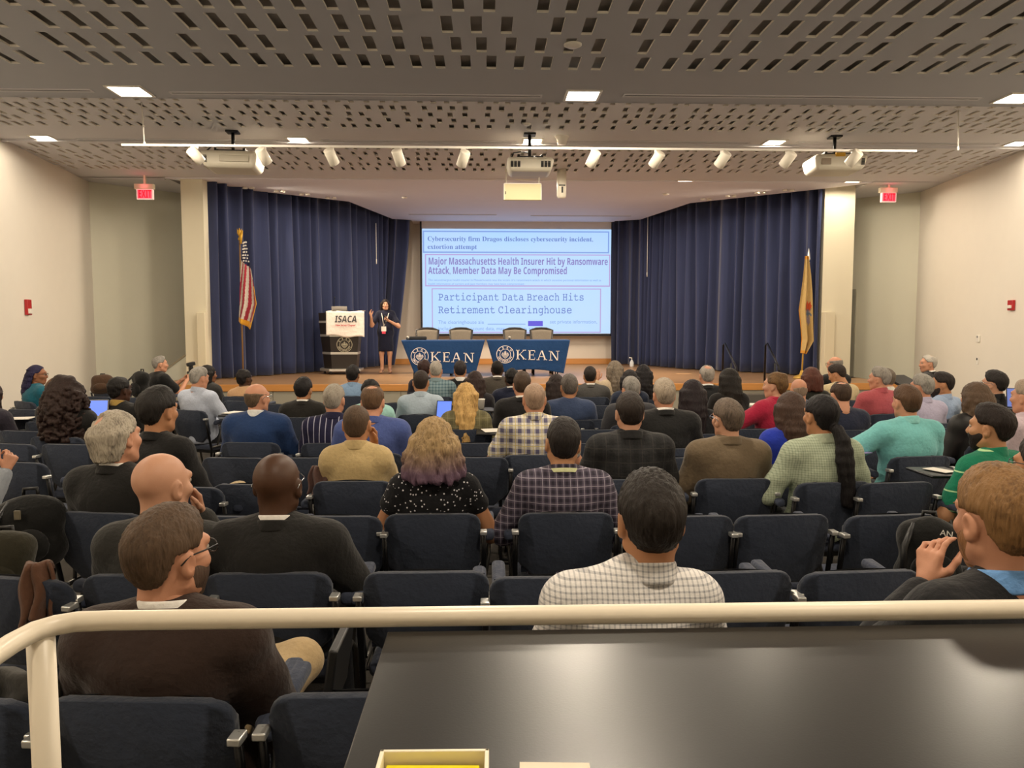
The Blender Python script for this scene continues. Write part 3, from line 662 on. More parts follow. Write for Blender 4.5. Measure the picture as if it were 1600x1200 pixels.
# podium
pp = atz(533, 584, ZST); e = empty('podium', (pp.x, pp.y, ZST), R(4)); top = at(540, 489, pp.y).z-ZST
bk = mat('221c18', .42); bar = mat('c8c4bb', .35, .7)
hs = [(0.10, .40), (.46, .43), (.86, .46), (1.12, .48), (top, .50)]
def hexo(w, d): return [(-w, d*.1), (-w*.62, -d), (w*.62, -d), (w, d*.1), (w*.85, d), (-w*.85, d)]
hexo = lambda w, d: [(-w*1.0, d), (-w*.98, -d*.1), (-w*.45, -d), (w*.98, -d), (w, d)]
mb = MB(); zs_ = [.12, .47, .86, 1.1, top]; ws = [.37, .40, .44, .465, .48]
rings = [[mb.b.verts.new((x, y, z)) for x, y in hexo(w, .31*w/.44)] for z, w in zip(zs_, ws)]
for a, c in zip(rings, rings[1:]):
    for k in range(5): mb.b.faces.new((a[k], a[(k+1) % 5], c[(k+1) % 5], c[k]))
mb.b.faces.new(rings[0][::-1]); mb.b.faces.new(rings[-1]); mb.build('cabinet', bk, e)
for z, w in ((.47, .41), (.86, .45), (1.16, .475)):
    mb = MB(); q = hexo(w, .32*w/.44); a = [mb.b.verts.new((x, y, z-.025)) for x, y in q]; c = [mb.b.verts.new((x, y, z+.025)) for x, y in q]
    for k in range(5): mb.b.faces.new((a[k], a[(k+1) % 5], c[(k+1) % 5], c[k]))
    mb.b.faces.new(a[::-1]); mb.b.faces.new(c); mb.build('metal_band', bar, e)
mb = MB(); q = hexo(.47, .36); a = [mb.b.verts.new((x, y, .075)) for x, y in q]; c = [mb.b.verts.new((x, y, .125)) for x, y in q]
for k in range(5): mb.b.faces.new((a[k], a[(k+1) % 5], c[(k+1) % 5], c[k]))
mb.b.faces.new(a[::-1]); mb.b.faces.new(c); mb.build('base', bar, e)
for x, y in ((-.38, .2), (-.2, -.28), (.38, -.28), (.38, .2)): mb = MB(); mb.lathe([(.036, -.015), (.04, 0), (.036, .015)], 14, M=Matrix.Translation((x, y, .04)) @ Matrix.Rotation(math.pi/2, 4, 'Y')); mb.box((x-.03, y-.012, .04), (x+.03, y+.012, .08)); mb.build('caster', M_black, e)
mb = MB(); mb.box((-.3, -.2, top), (.2, .15, top+.03), bev=.005); mb.build('top_ledge', bk, e)
mb = MB(); mb.tube([(-.1, 0, top), (-.12, -.05, top+.2), (-.1, -.12, top+.32)], .006, 8); mb.tube([(-.1, -.12, top+.32), (-.095, -.14, top+.35)], .011, 8); mb.build('gooseneck_microphone', M_black, e)
seal(e, .12, -.318, .66, .17, mat('b7b09a', .4, .3))
tag(e, 'dark wooden podium with metal bands and a round seal on wheels', 'podium')
lp = empty('laptop', e.matrix_basis @ Vector((.0, .02, top+.031))); lp.rotation_euler = (0, 0, R(4)); mb = MB(); mb.box((-.17, -.11, 0), (.17, .12, .016), bev=.004); mb.build('base', mat('8d8c8a', .35, .7), lp)
mb = MB(); mb.box((-.17, -.008, 0), (.17, .0, .12), bev=.003, M=Matrix.Translation((0, -.11, .016)) @ Matrix.Rotation(R(35), 4, 'X')); mb.build('screen', mat('8d8c8a', .35, .7), lp); tag(lp, 'grey laptop open on top of the podium', 'laptop')
cl = empty('banner_cloth', e.location, R(4)); mb = MB(); cm = fabric('e6ddd4', rough=.8)
def bf(u, v):
    x = -.26+.82*u; z = top+.03-.53*v-.04*u*v+ (.02*math.sin(u*9) if v > .9 else 0); y = -.335-.035*v-.012*math.sin(u*6+v*2)*v-(.05*max(0, u-.82)*v)
    return Vector((x, y, z))
def bt(u, v): return Vector((-.26+.82*u, .05-.385*v, top+.036+.01*math.sin(u*8)))
mb.grid(bf, 24, 16); mb.grid(bt, 24, 6); bmesh.ops.remove_doubles(mb.b, verts=mb.b.verts, dist=.015); o = mb.build('cloth', cm, cl); thicken(o, .004)
text('lettering', fancy('ISACA', 0x1D5D4, 0x1D5EE), .20, mat('3d3d42', .6), cl, (-.08, -.372, top-.21), shear=.18, width=.47)
text('lettering', 'New Jersey Chapter', .055, mat('c0303c', .6), cl, (-.06, -.378, top-.29), width=.43, bold=.001)
tag(cl, 'white cloth banner with dark capitals draped over the podium', 'banner')
# flags ---------------------------------------------------------------------
def flag_pole(px, Z, ztop, finial, m, lab, lean=0):
    p = PT(px, Z); e = empty('flagpole', (p[0], Z, ZST)); h = ztop-ZST
    mb = MB(); mb.lathe([(.17, 0), (.17, .02), (.13, .05), (.05, .08), (.03, .16)], 24); mb.build('base', m, e)
    mb = MB(); mb.tube([(0, 0, .1), (lean, 0, h-.25)], .016, 10); mb.build('pole', mat('8a6a42' if finial == 'eagle' else 'c9a24a', .4), e)
    mb = MB()
    if finial == 'eagle':
        T = Matrix.Translation((lean, 0, h-.25)); mb.lathe([(.02, 0), (.035, .03), (.02, .06), (.012, .08)], 14, M=T)
        mb.lathe([(.012, .08), (.04, .12), (.03, .18), (.014, .22), (.004, .25)], 12, M=T)
        for s in (-1, 1): mb.poly([T @ Vector(q) for q in ((s*.01, -.01, .1), (s*.05, 0, .14), (s*.045, 0, .24), (s*.015, 0, .17))])
    else: mb.lathe([(.03, 0), (.012, .04), (.034, .08), (.02, .2), (.002, .3)], 12, M=Matrix.Translation((lean, 0, h-.27)))
    mb.build('finial', M_gold if finial == 'eagle' else M_chrome, e); tag(e, lab, 'flagpole'); return e
ZF = 15.9
ztop = at(380, 356, ZF-.3).z
flag_pole(378, ZF-.3, ztop, 'eagle', M_gold, 'wooden flagpole with a gold bird finial at the left curtain')
# stars and stripes hanging in folds: grid in flag coordinates, each vertex hung by hand-made folds
def us_flag():
    Z = ZF-.38; T = lambda px, py: at(px, py, Z)
    Lft = [(379.5, 377), (377.5, 400), (375.5, 420), (373.5, 450), (373, 475), (371.5, 502)]
    Rgt = [(384.5, 374), (389, 400), (393, 425), (397, 445), (402, 475), (392.5, 515)]
    e = MB(); nu, nv = 40, 60
    def lerp(P, v):
        k = v*(len(P)-1); i = min(int(k), len(P)-2); t = k-i; return (P[i][0]+(P[i+1][0]-P[i][0])*t, P[i][1]+(P[i+1][1]-P[i][1])*t)
    def fn(u, v):
        a, c = lerp(Lft, v), lerp(Rgt, v); px, py = a[0]+(c[0]-a[0])*u, a[1]+(c[1]-a[1])*u
        p = T(px, py); p.y += .05*math.sin(u*9+v*2)*(.3+v); return p
    def mi(i, j):
        u, v = (i+.5)/nu, (j+.5)/nv
        if v > .955 or (u > .95 and v > .62): return 3
        if v+.09*(1-u) < .36: return 2
        s = u*1.0-(v-.36)*-.55; return int((u*6.2+v*3.6)) % 2
    e.grid(fn, nu, nv, mi); o = e.build('flag', [fabric('9e2f3e'), fabric('cdc3b8'), fabric('1e2240'), fabric('d9a032')], None, solid=1); thicken(o, .004)
    s = MB()
    for r_ in range(8):
        for k in range(4):
            u, v = .12+.24*k+(.12 if r_ % 2 else 0), .03+.04*r_
            if u > .92 or v+.09*(1-u) > .33: continue
            p = fn(u, v)+Vector((0, -.012, 0)); rr = .024
            pts = [p+Vector((math.sin(2*math.pi*q/10)*(rr if q % 2 == 0 else rr*.42), -.002, math.cos(2*math.pi*q/10)*(rr if q % 2 == 0 else rr*.42))) for q in range(10)]
            s.poly(pts)
    st = s.build('stars', mat('f2ece4', .7), o, solid=1); thicken(st, .003)
    k = MB(); p = T(378.5, 370)
    k.tube([p+Vector((0, 0, .12)), p+Vector((-.01, -.04, 0)), p+Vector((-.02, -.03, -.14))], [.02, .03, .015], 8); k.build('tassel', M_gold, o)
    tag(o, 'hanging flag with red and white stripes, blue starred field and gold fringe', 'flag')
us_flag()
ztop = at(1261, 390, 15.5).z
flag_pole(1255, 15.5, ztop, 'spear', mat('c9a24a', .4, .3), 'flagpole with a silver spear tip at the right curtain', lean=.07)
def buff_flag():
    Z = 15.42; T = lambda px, py: at(px, py, Z)
    Lft = [(1258, 400), (1255.5, 430), (1252, 460), (1249, 485), (1252, 505), (1254.5, 530), (1253, 552)]
    Rgt = [(1263, 400), (1266.5, 430), (1268.5, 460), (1269, 485), (1269.5, 510), (1270.5, 533), (1258, 553)]
    nu, nv = 60, 110; e = MB()
    def lerp(P, v):
        k = v*(len(P)-1); i = min(int(k), len(P)-2); t = k-i; return (P[i][0]+(P[i+1][0]-P[i][0])*t, P[i][1]+(P[i+1][1]-P[i][1])*t)
    def fn(u, v):
        a, c = lerp(Lft, v), lerp(Rgt, v); p = T(a[0]+(c[0]-a[0])*u, a[1]+(c[1]-a[1])*u); p.y += .06*math.sin(u*11+v*1.5)*(.3+v); return p
    def mi(i, j):
        u, v = (i+.5)/nu, (j+.5)/nv
        if v > .965 or (u < .06 and v > .45) or (v > .82 and u > .95) or v < .03: return 1
        du = (u-.68)/.24; wv = .012*math.sin(u*40+v*60)
        if du*du+((v+wv-.455)/.042)**2 < 1: return 2
        if abs(du) < .75+.25*math.sin(v*70) and .49 < v+wv < .575-.03*abs(du): return 3 if math.sin(u*55)+math.sin(v*120) > -.7 else 4
        if abs(du+.1) < .5 and .575 < v+wv < .66-.06*abs(du): return 4
        return 0
    e.grid(fn, nu, nv, mi); o = e.build('flag', [fabric('b89a62'), fabric('c88a28'), fabric('b8502a'), fabric('5d6a78'), fabric('8d7f86')], None, solid=1); thicken(o, .004)
    tag(o, 'hanging buff yellow flag with a small coat of arms and gold fringe', 'flag')
buff_flag()
# stair handrails, bag, bottle on the stage
for (px, Yr, lab) in ((1130, 13.95, 'black metal stair handrail left of the other in front of stage'), (1196, 13.95, 'black metal stair handrail right of the other in front of stage')):
    a = at(px, 537, 14.5); c = at(px+17, 573, 13.5); e = empty('stair_handrail', (a.x, 14.4, 0))
    mb = MB(); o = e.location; P = lambda v: Vector(v)-o
    mb.tube([P((a.x, 14.5, ZST)), P((a.x, 14.5, a.z-.03)), P((a.x+.02, 14.45, a.z)), P((c.x, 13.4, c.z)), P((c.x, 13.36, c.z-.1))], .02, 10); mb.build('rail', mat('26262a', .3, .7), e)
    mb = MB(); mb.tube([P((a.x, 13.9, 0)), P((a.x, 14.0, a.z-.35))], .018, 10); mb.build('post', M_black, e)
    mb = MB(); mb.tube([P((c.x, 13.36, 0)), P((c.x, 13.36, c.z-.1))], .018, 10); mb.build('post', M_black, e); tag(e, lab, 'handrail')
stairs = MB()
x0_, x1_ = at(1128, 590, 14).x, at(1225, 590, 14).x
for k in range(3): stairs.box((x0_, 13.2+.3*k, 0), (x1_, 14.04, .17*(k+1)), bev=.006)
tag(stairs.build('stage_steps', mat('55504a', .7)), 'low steps up to the stage between the two black handrails', 'steps')
p = atz(1222, 578, ZST); mb = MB()
mb.lathe([(.02, 0), (.30, .0), (.34, .05), (.28, .12), (.1, .17), (.02, .175)], 20); b0 = mb
for v in mb.b.verts: v.co.x *= 1.0; v.co.y *= .5; v.co.z += .03*math.sin(v.co.x*14)
o = mb.build('slumped_bag', fabric('5b5148')); o.location = (p.x, p.y+.5, ZST+.01); tag(o, 'slumped grey brown bag lying at the stage edge by the buff flag', 'bag')
p = atz(987, 573, ZST); e = empty('cleaning_bottle', (p.x, p.y, ZST)); mb = MB(); mb.lathe([(.05, 0), (.055, .02), (.055, .12), (.025, .17), (.015, .19)], 18); mb.build('bottle', mat('cfd3d6', .3), e); mb = MB(); mb.tube([(0, 0, .19), (0, 0, .23), (-.07, 0, .24)], .014, 8); mb.build('spray_head', M_white, e); tag(e, 'small white spray bottle on the stage floor by the curtain', 'bottle')
p = atz(1068, 584, ZST); mb = MB(); mb.box((-.17, -.1, 0), (.17, .1, .004)); o = mb.build('floor_plate', mat('d0a77c', .4)); o.location = (p.x, p.y, ZST+.001); tag(o, 'flat pale cover plate set in the stage floor', 'floor plate')
# ------------------------------------------------------------------ guard rail and black counter
YR, ZR = 1.42, 1.203; XC = -.822
pr = [( .0, 0, 0)]
e = empty('guard_rail', (XC, YR, .28)); zr = ZR-.28
mb = MB(); arc = [(.12, 0, zr), (.06, -.004, zr), (.03, -.02, zr), (.008, -.05, zr), (0, -.1, zr)]
mb.tube([(2.9, 0, zr)]+arc+[(0, -.6, zr), (0, -2.2, zr)], .0185, 20); mb.build('handrail', M_paint, e)
mb = MB(); mb.tube([(.008, -.03, 0), (.008, -.03, zr-.01)], .0235, 20); mb.build('post', M_paint, e)
mb = MB(); mb.tube([(2.85, 0, 0), (2.85, 0, zr-.01)], .0235, 20); mb.build('post', M_paint, e)
mb = MB(); mb.tube([(0, -2.1, 0), (0, -2.1, zr-.01)], .0235, 20); mb.build('post', M_paint, e)
tag(e, 'cream painted pipe guard rail crossing in front of the view', 'guard rail')
m, nt, b = nmat('counter_black'); f = noise(nt, coords(nt), 240, 3); g = noise(nt, coords(nt, (1, .3, 1)), 6, 3)
nt.links.new(mixc(nt, g, lin('191818'), lin('262423')), b.inputs['Base Color']); b.inputs['Roughness'].default_value = .3; b.inputs['Specular IOR Level'].default_value = .5; bump(nt, b, f, .1, .001); M_counter = m
ZT = 1.185; e = empty('black_counter', (.65, 1.0, .28)); h = ZT-.28
mb = MB(); mb.box((-.835, -.6, h-.035), (1.5, .395, h), bev=.002); mb.build('top', M_counter, e)
for x in (-.72, 1.4): mb = MB(); mb.box((x-.02, -.55, 0), (x+.02, .33, h-.035), bev=.003); mb.build('side_panel', M_counter, e)
mb = MB(); mb.box((-.7, .27, .1), (1.38, .29, h-.035)); mb.build('front_panel', M_counter, e)
mb = MB()
for (x, y, l_, a_) in ((.98, .20, .035, .3), (1.07, .22, .015, .1)): mb.tube([(x, y, h+.0004), (x+l_*.5, y-.004, h+.0006), (x+l_, y-.012, h+.0004)], .0012, 6)
mb.build('scratch', mat('b8b2a6', .6), e)
tag(e, 'large matt black counter top behind the cream rail', 'counter')
# card box with yellow cards
a = atz(594, 1168, ZT+.06); c = atz(763, 1169, ZT+.06)
e = empty('card_box', ((a.x+c.x)/2, a.y-.06, ZT), R(-1)); w = (c.x-a.x)/2; d = .055; th = .005; hh = .06
mb = MB()
for lo, hi in (((-w, -d, 0), (w, d, .004)), ((-w, -d, 0), (-w+th, d, hh)), ((w-th, -d, 0), (w, d, hh)), ((-w, d-th, 0), (w, d, hh)), ((-w, -d, 0), (w, -d+th, hh))): mb.box(lo, hi, bev=.001)
mb.build('tray', mat('e9dfc6', .5), e); tag(e, 'small open cream box holding yellow cards on the counter', 'box')
mb = MB(); mb.box((-w+.008, -d+.006, 0), (w-.012, d-.012, .042), bev=.001); mb.box((-w+.04, d-.03, .0422), (-w+.085, d-.0285, .0424), 1); mb.box((-w+.09, d-.03, .0422), (w-.04, d-.0285, .0424), 1); o = mb.build('card_stack', [mat('f4e622', .6), mat('a89c20', .6)]); o.location = (e.location.x, e.location.y, ZT+.005); o.rotation_euler = (0, 0, R(-2)); tag(o, 'stack of bright yellow cards in the cream box', 'cards')
a = atz(812, 1194, ZT); mb = MB(); mb.box((0, -.12, 0), (.09, 0, .002)); o = mb.build('name_card', mat('d9cdb6', .6)); o.location = (a.x, a.y, ZT+.001); o.rotation_euler = (0, 0, R(-3)); tag(o, 'pale card lying beside the card box on the counter', 'card')
# ------------------------------------------------------------------ organic shapes: distance fields meshed with surface nets
class Field:
    def __init__(s): s.p = []
    def cap(s, a, b, ra, rb=None, k=.02, flat=None, op='add'):
        a, b = np.array(a, np.float32), np.array(b, np.float32); rb = ra if rb is None else rb; r = max(ra, rb)
        s.p.append(('cap', (a, b, ra, rb, flat), np.minimum(a, b)-r, np.maximum(a, b)+r, k, op)); return s
    def ell(s, c, r, rot=None, k=.02, op='add'):
        c, r = np.array(c, np.float32), np.array(r, np.float32); m = r.max() if rot is not None else r
        s.p.append(('ell', (c, r, rot), c-m, c+m, k, op)); return s
    def inter(s, fn, k=.004): s.p.append(('fn', fn, None, None, k, 'int')); return s
    def bounds(s):
        l = np.min([p[2] for p in s.p if p[5] == 'add'], axis=0); h = np.max([p[3] for p in s.p if p[5] == 'add'], axis=0); return l, h
    def mesh(s, vox, disp=None, lo=None, hi=None):
        l, h = s.bounds(); l = l-vox*2.5; h = h+vox*2.5
        if lo is not None: l = np.maximum(l, lo)
        if hi is not None: h = np.minimum(h, hi)
        n = np.maximum(np.ceil((h-l)/vox).astype(int)+1, 3)
        ax = [l[i]+vox*np.arange(n[i], dtype=np.float32) for i in range(3)]
        D = np.full(tuple(n), .12, np.float32)
        for kind, a, pl, ph, k, op in s.p:
            if kind == 'fn':
                v = a(ax[0][:, None, None], ax[1][None, :, None], ax[2][None, None, :]); D = np.maximum(D, v)
                continue
            m = k+2.5*vox
            i0 = [max(0, int((pl[i]-m-l[i])/vox)) for i in range(3)]; i1 = [min(n[i], int((ph[i]+m-l[i])/vox)+2) for i in range(3)]
            if any(i1[i] <= i0[i] for i in range(3)): continue
            X = ax[0][i0[0]:i1[0], None, None]; Y = ax[1][None, i0[1]:i1[1], None]; Z = ax[2][None, None, i0[2]:i1[2]]
            sl = tuple(slice(i0[i], i1[i]) for i in range(3))
            if kind == 'cap':
                p0, p1, ra, rb, flat = a; d = p1-p0; L = float(d@d)+1e-9
                t = np.clip(((X-p0[0])*d[0]+(Y-p0[1])*d[1]+(Z-p0[2])*d[2])/L, 0, 1)
                ex, ey, ez = X-(p0[0]+t*d[0]), Y-(p0[1]+t*d[1]), Z-(p0[2]+t*d[2])
                if flat is not None: ey = ey*flat
                v = np.sqrt(ex*ex+ey*ey+ez*ez)-(ra+(rb-ra)*t)
            else:
                c, r, rot = a; x, y, z = X-c[0], Y-c[1], Z-c[2]
                if rot is not None: x, y, z = (rot[0][0]*x+rot[1][0]*y+rot[2][0]*z, rot[0][1]*x+rot[1][1]*y+rot[2][1]*z, rot[0][2]*x+rot[1][2]*y+rot[2][2]*z)
                k0 = np.sqrt((x/r[0])**2+(y/r[1])**2+(z/r[2])**2); k1 = np.sqrt((x/r[0]**2)**2+(y/r[1]**2)**2+(z/r[2]**2)**2)+1e-6
                v = k0*(k0-1)/k1
            o = D[sl]
            if op == 'add': hh = np.clip(.5+.5*(o-v)/k, 0, 1); D[sl] = o*(1-hh)+v*hh-k*hh*(1-hh)
            else: v = -v; hh = np.clip(.5-.5*(o-v)/k, 0, 1); D[sl] = o*(1-hh)+v*hh+k*hh*(1-hh)
        if disp is not None: D = D+disp(ax[0][:, None, None], ax[1][None, :, None], ax[2][None, None, :])
        return nets(D, l, vox)
def nets(D, l, vox):
    S = D < 0; n = D.shape
    c = np.zeros((n[0]-1, n[1]-1, n[2]-1), np.int8)
    for i in (0, 1):
        for j in (0, 1):
            for k in (0, 1): c += S[i:n[0]-1+i, j:n[1]-1+j, k:n[2]-1+k]
    act = np.argwhere((c > 0) & (c < 8))
    if len(act) == 0: return np.zeros((0, 3)), np.zeros((0, 4), int)
    ids = np.full(c.shape, -1, np.int64); ids[act[:, 0], act[:, 1], act[:, 2]] = np.arange(len(act))
    cor = [(i, j, k) for i in (0, 1) for j in (0, 1) for k in (0, 1)]
    val = {q: D[act[:, 0]+q[0], act[:, 1]+q[1], act[:, 2]+q[2]] for q in cor}
    P = np.zeros((len(act), 3)); W = np.zeros(len(act))
    for q in cor:
        for a in range(3):
            if q[a] == 0:
                r = list(q); r[a] = 1; r = tuple(r); va, vb = val[q], val[r]; m = (va < 0) != (vb < 0)
                t = np.where(m, va/np.where(m, va-vb, 1), 0); w = m.astype(float)
                pt = np.array(q, float)[None, :]+np.zeros((len(act), 3)); pt[:, a] += t; P += pt*w[:, None]; W += w
    V = l+vox*(act+P/W[:, None]); Fs = []
    for a in range(3):
        b_, c_ = (a+1) % 3, (a+2) % 3
        s0 = [slice(None)]*3; s1 = [slice(None)]*3; s0[a] = slice(0, n[a]-1); s1[a] = slice(1, n[a])
        e = np.argwhere(S[tuple(s0)] != S[tuple(s1)])
        e = e[(e[:, b_] > 0) & (e[:, b_] < n[b_]-1) & (e[:, c_] > 0) & (e[:, c_] < n[c_]-1)]
        if len(e) == 0: continue
        ins = S[e[:, 0], e[:, 1], e[:, 2]]; q = []
        for (db, dc) in ((-1, -1), (0, -1), (0, 0), (-1, 0)):
            f = e.copy(); f[:, b_] += db; f[:, c_] += dc; q.append(ids[f[:, 0], f[:, 1], f[:, 2]])
        q = np.stack(q, 1); q[~ins] = q[~ins][:, ::-1]; Fs.append(q)
    return V, np.concatenate(Fs) if Fs else np.zeros((0, 4), int)
class Acc:
    def __init__(s): s.V = []; s.F = []; s.m = []; s.n = 0
    def add(s, V, Fq, mi=0, M=None):
        V = np.asarray(V, float)
        if len(V) == 0: return s
        if M is not None: A = np.array(M); V = V@A[:3, :3].T+A[:3, 3]
        s.V.append(V); s.F.append(np.asarray(Fq)+s.n); s.m.append(np.full(len(Fq), mi, np.int32)); s.n += len(V); return s
    def ball(s, c, r, mi=0, M=None, n=8):
        V = []; Q = []
        for i in range(n+1):
            for j in range(n*2):
                a, b = math.pi*i/n, math.pi*j/n; V.append((c[0]+r[0]*math.sin(a)*math.cos(b), c[1]+r[1]*math.sin(a)*math.sin(b), c[2]+r[2]*math.cos(a)))
        for i in range(n):
            for j in range(n*2): Q.append((i*2*n+j, (i+1)*2*n+j, (i+1)*2*n+(j+1) % (2*n), i*2*n+(j+1) % (2*n)))
        return s.add(V, Q, mi, M)
    def build(s, name, mats, parent=None):
        me = bpy.data.meshes.new(name)
        if s.n:
            V = np.concatenate(s.V).astype(np.float32); Q = np.concatenate(s.F).astype(np.int32); mi = np.concatenate(s.m)
            me.vertices.add(len(V)); me.vertices.foreach_set('co', V.ravel()); me.loops.add(len(Q)*4); me.loops.foreach_set('vertex_index', Q.ravel())
            me.polygons.add(len(Q)); me.polygons.foreach_set('loop_start', np.arange(0, len(Q)*4, 4, dtype=np.int32)); me.polygons.foreach_set('material_index', mi)
            me.polygons.foreach_set('use_smooth', np.ones(len(Q), bool)); me.update(calc_edges=True); me.validate()
        return link(name, me, parent, mats if isinstance(mats, (list, tuple)) else [mats])
V3 = lambda *a: np.array(a, float)
def wob(seed, amp, fx=9, fy=9, fz=16):
    r = np.random.RandomState(seed); p = r.uniform(0, 6.28, 8)
    def f(X, Y, Z):
        a = np.sin(Z*fz+2.2*np.sin(X*fx*.6+p[0])+p[1])*np.sin(X*fx+1.5*np.sin(Z*fz*.4+p[2])+p[3]+Y*4)
        b = np.sin(Z*fz*1.9+X*fx*1.5+p[4]+1.2*np.sin(Y*fy+p[5]))*np.sin(X*fx*1.7-Z*fz*.7+p[6])
        return amp*(a+.6*b)
    return f
# ------------------------------------------------------------------ hands
def hand(A, wrist, d, n, thumb, mi=0, curl=.35, vox=.0058, sc=1.0, pinch=False, spread=0.0):
    d = d/np.linalg.norm(d); n = n-d*(n@d); n = n/np.linalg.norm(n); s = np.cross(d, n); w = np.array(wrist, float); f = Field(); k = sc
    kn = [w+d*.086*k+s*(.031-.0205*i)*k-n*.004*(abs(i-1.5)) for i in range(4)]
    f.cap(w-d*.03*k, w+d*.02*k, .025*k, .024*k, .012)
    for q in kn: f.cap(w+d*.018*k+(q-w-d*.086*k)*.45, q, .0155*k, .0105*k, .012)
    f.cap(w+d*.04*k+s*thumb*.014*k, w+d*.055*k-s*thumb*.02*k, .015*k, .012*k, .012)
    ln = (.076, .086, .080, .062)
    for i in range(4):
        idx = i if thumb > 0 else 3-i
        L = ln[idx]*k; p = kn[i]; ang = 0; c = curl*(1+.18*(idx-1)); a0 = (1.5-i)*spread
        for j, part in enumerate((.45, .31, .24)):
            ang += c*(.8, 1.25, .8)[j]; dd = d*math.cos(ang)+n*math.sin(ang)+s*a0*math.cos(ang); q = p+dd*L*part; f.cap(p, q, (.0088, .0078, .007)[j]*k, (.0078, .007, .0058)[j]*k, .0035); p = q
    b = w+d*.028*k+s*thumb*.024*k; dirs = [d*.62+s*thumb*.7+n*.30, d*.85+s*thumb*.25+n*.35, d*.9+s*thumb*.0+n*.42]
    if pinch: dirs = [d*.55+s*thumb*.55+n*.6, d*.9+n*.5, d*.9-s*thumb*.2+n*.5]
    p = b
    for j, L in enumerate((.036, .034, .026)): dd = dirs[j]/np.linalg.norm(dirs[j]); q = p+dd*L*k; f.cap(p, q, (.0135, .0105, .0092)[j]*k, (.0105, .0092, .0075)[j]*k, .006); p = q
    V, Q = f.mesh(vox); A.add(V, Q, mi)
# ------------------------------------------------------------------ heads and hair (head frame: +Y face, origin between the ears)
def head_field(jaw=1.0, fat=0.0, nose=1.0):
    f = Field()
    f.ell((0, -.014, .030), (.0755, .096, .085), k=.03)
    f.ell((0, .020, -.035), (.062*jaw+fat, .074, .076), k=.035)
    f.ell((0, .054, -.092), (.026*jaw, .026, .02), k=.03)
    for s in (-1, 1):
        f.ell((s*.040, .062, -.020), (.022, .022, .018), k=.025); f.cap((s*.058*jaw, .0, -.062), (s*.022, .056, -.095), .014, .014, .03)
        f.ell((s*.031, .094, .010), (.017, .014, .011), k=.014, op='sub')
        rot = Matrix.Rotation(R(s*-14), 3, 'Z') @ Matrix.Rotation(R(-8), 3, 'X')
        f.ell((s*.080, -.006, -.008), (.011, .020, .033), rot=np.array(rot), k=.008); f.ell((s*.090, .000, -.006), (.007, .011, .020), rot=np.array(rot), k=.006, op='sub'); f.ell((s*.078, .0, -.034), (.008, .010, .011), k=.006)
    f.cap((-.035, .078, .030), (.035, .078, .030), .014, .014, .018)
    f.cap((0, .084, .014), (0, .104*1, -.022), .009, .0125*nose, .012); f.ell((0, .096, -.030), (.017*nose, .012, .010), k=.01)
    f.ell((0, .084, -.058), (.024, .010, .0055), k=.006); f.ell((0, .083, -.068), (.021, .010, .006), k=.006)
    f.cap((0, -.020, -.05), (0, -.034, -.150), .054+fat*.6, .057+fat*.6, .03)
    return f
def tuft(seed, amp, na=30, nz=26):
    r = np.random.RandomState(seed); p = r.uniform(0, 6.28, 6)
    def g(X, Y, Z):
        th = np.arctan2(X, -(Y+.02)); q = Z*nz+2.2*np.sin(th*3+p[0]); rr = np.sqrt(X*X+(Y+.02)**2)
        return amp*(np.sin(th*na+1.7*np.sin(q)+p[1])*(.6+.4*np.sin(q*.7+p[2]))+.6*np.sin(th*na*2.3+2*np.sin(q*1.4+p[3])+rr*160)+.5*np.sin(rr*210+3*np.sin(th*5+p[4])))
    return g
def fade(fn, nape):   # the hair thins out towards the nape and over the ears
    return lambda X, Y, Z: fn(X, Y, Z)+np.maximum(0, nape+.050-Z)*.22+np.maximum(0, .045-Z)*np.clip((np.abs(X)-.05)*30, 0, 1)*.10
def shell(f, t, top=1.0, k=.02):
    f.ell((0, -.014, .030), (.0755+t*.8, .096+t, .085+t*top), k=k); f.ell((0, -.035, -.02), (.067+t*.3, .064+t*.4, .066), k=k)
def cut_short(nape=-.078, front=.9, temple=.02):
    def g(X, Y, Z):
        a = -(Z-(np.minimum(nape+np.maximum(0, Y+.068)*3.0, .020+.12*Y)+.10*np.maximum(0, np.abs(X)-.045)))*.55   # keep above a line that rises behind the ears
        face = .045-Y+np.minimum(0, (Z-.075))*-.35                  # keep behind the forehead
        face = (Y-(.062-np.maximum(0, .082-Z)*.55))
        return np.maximum(a, face)+0*X
    return g
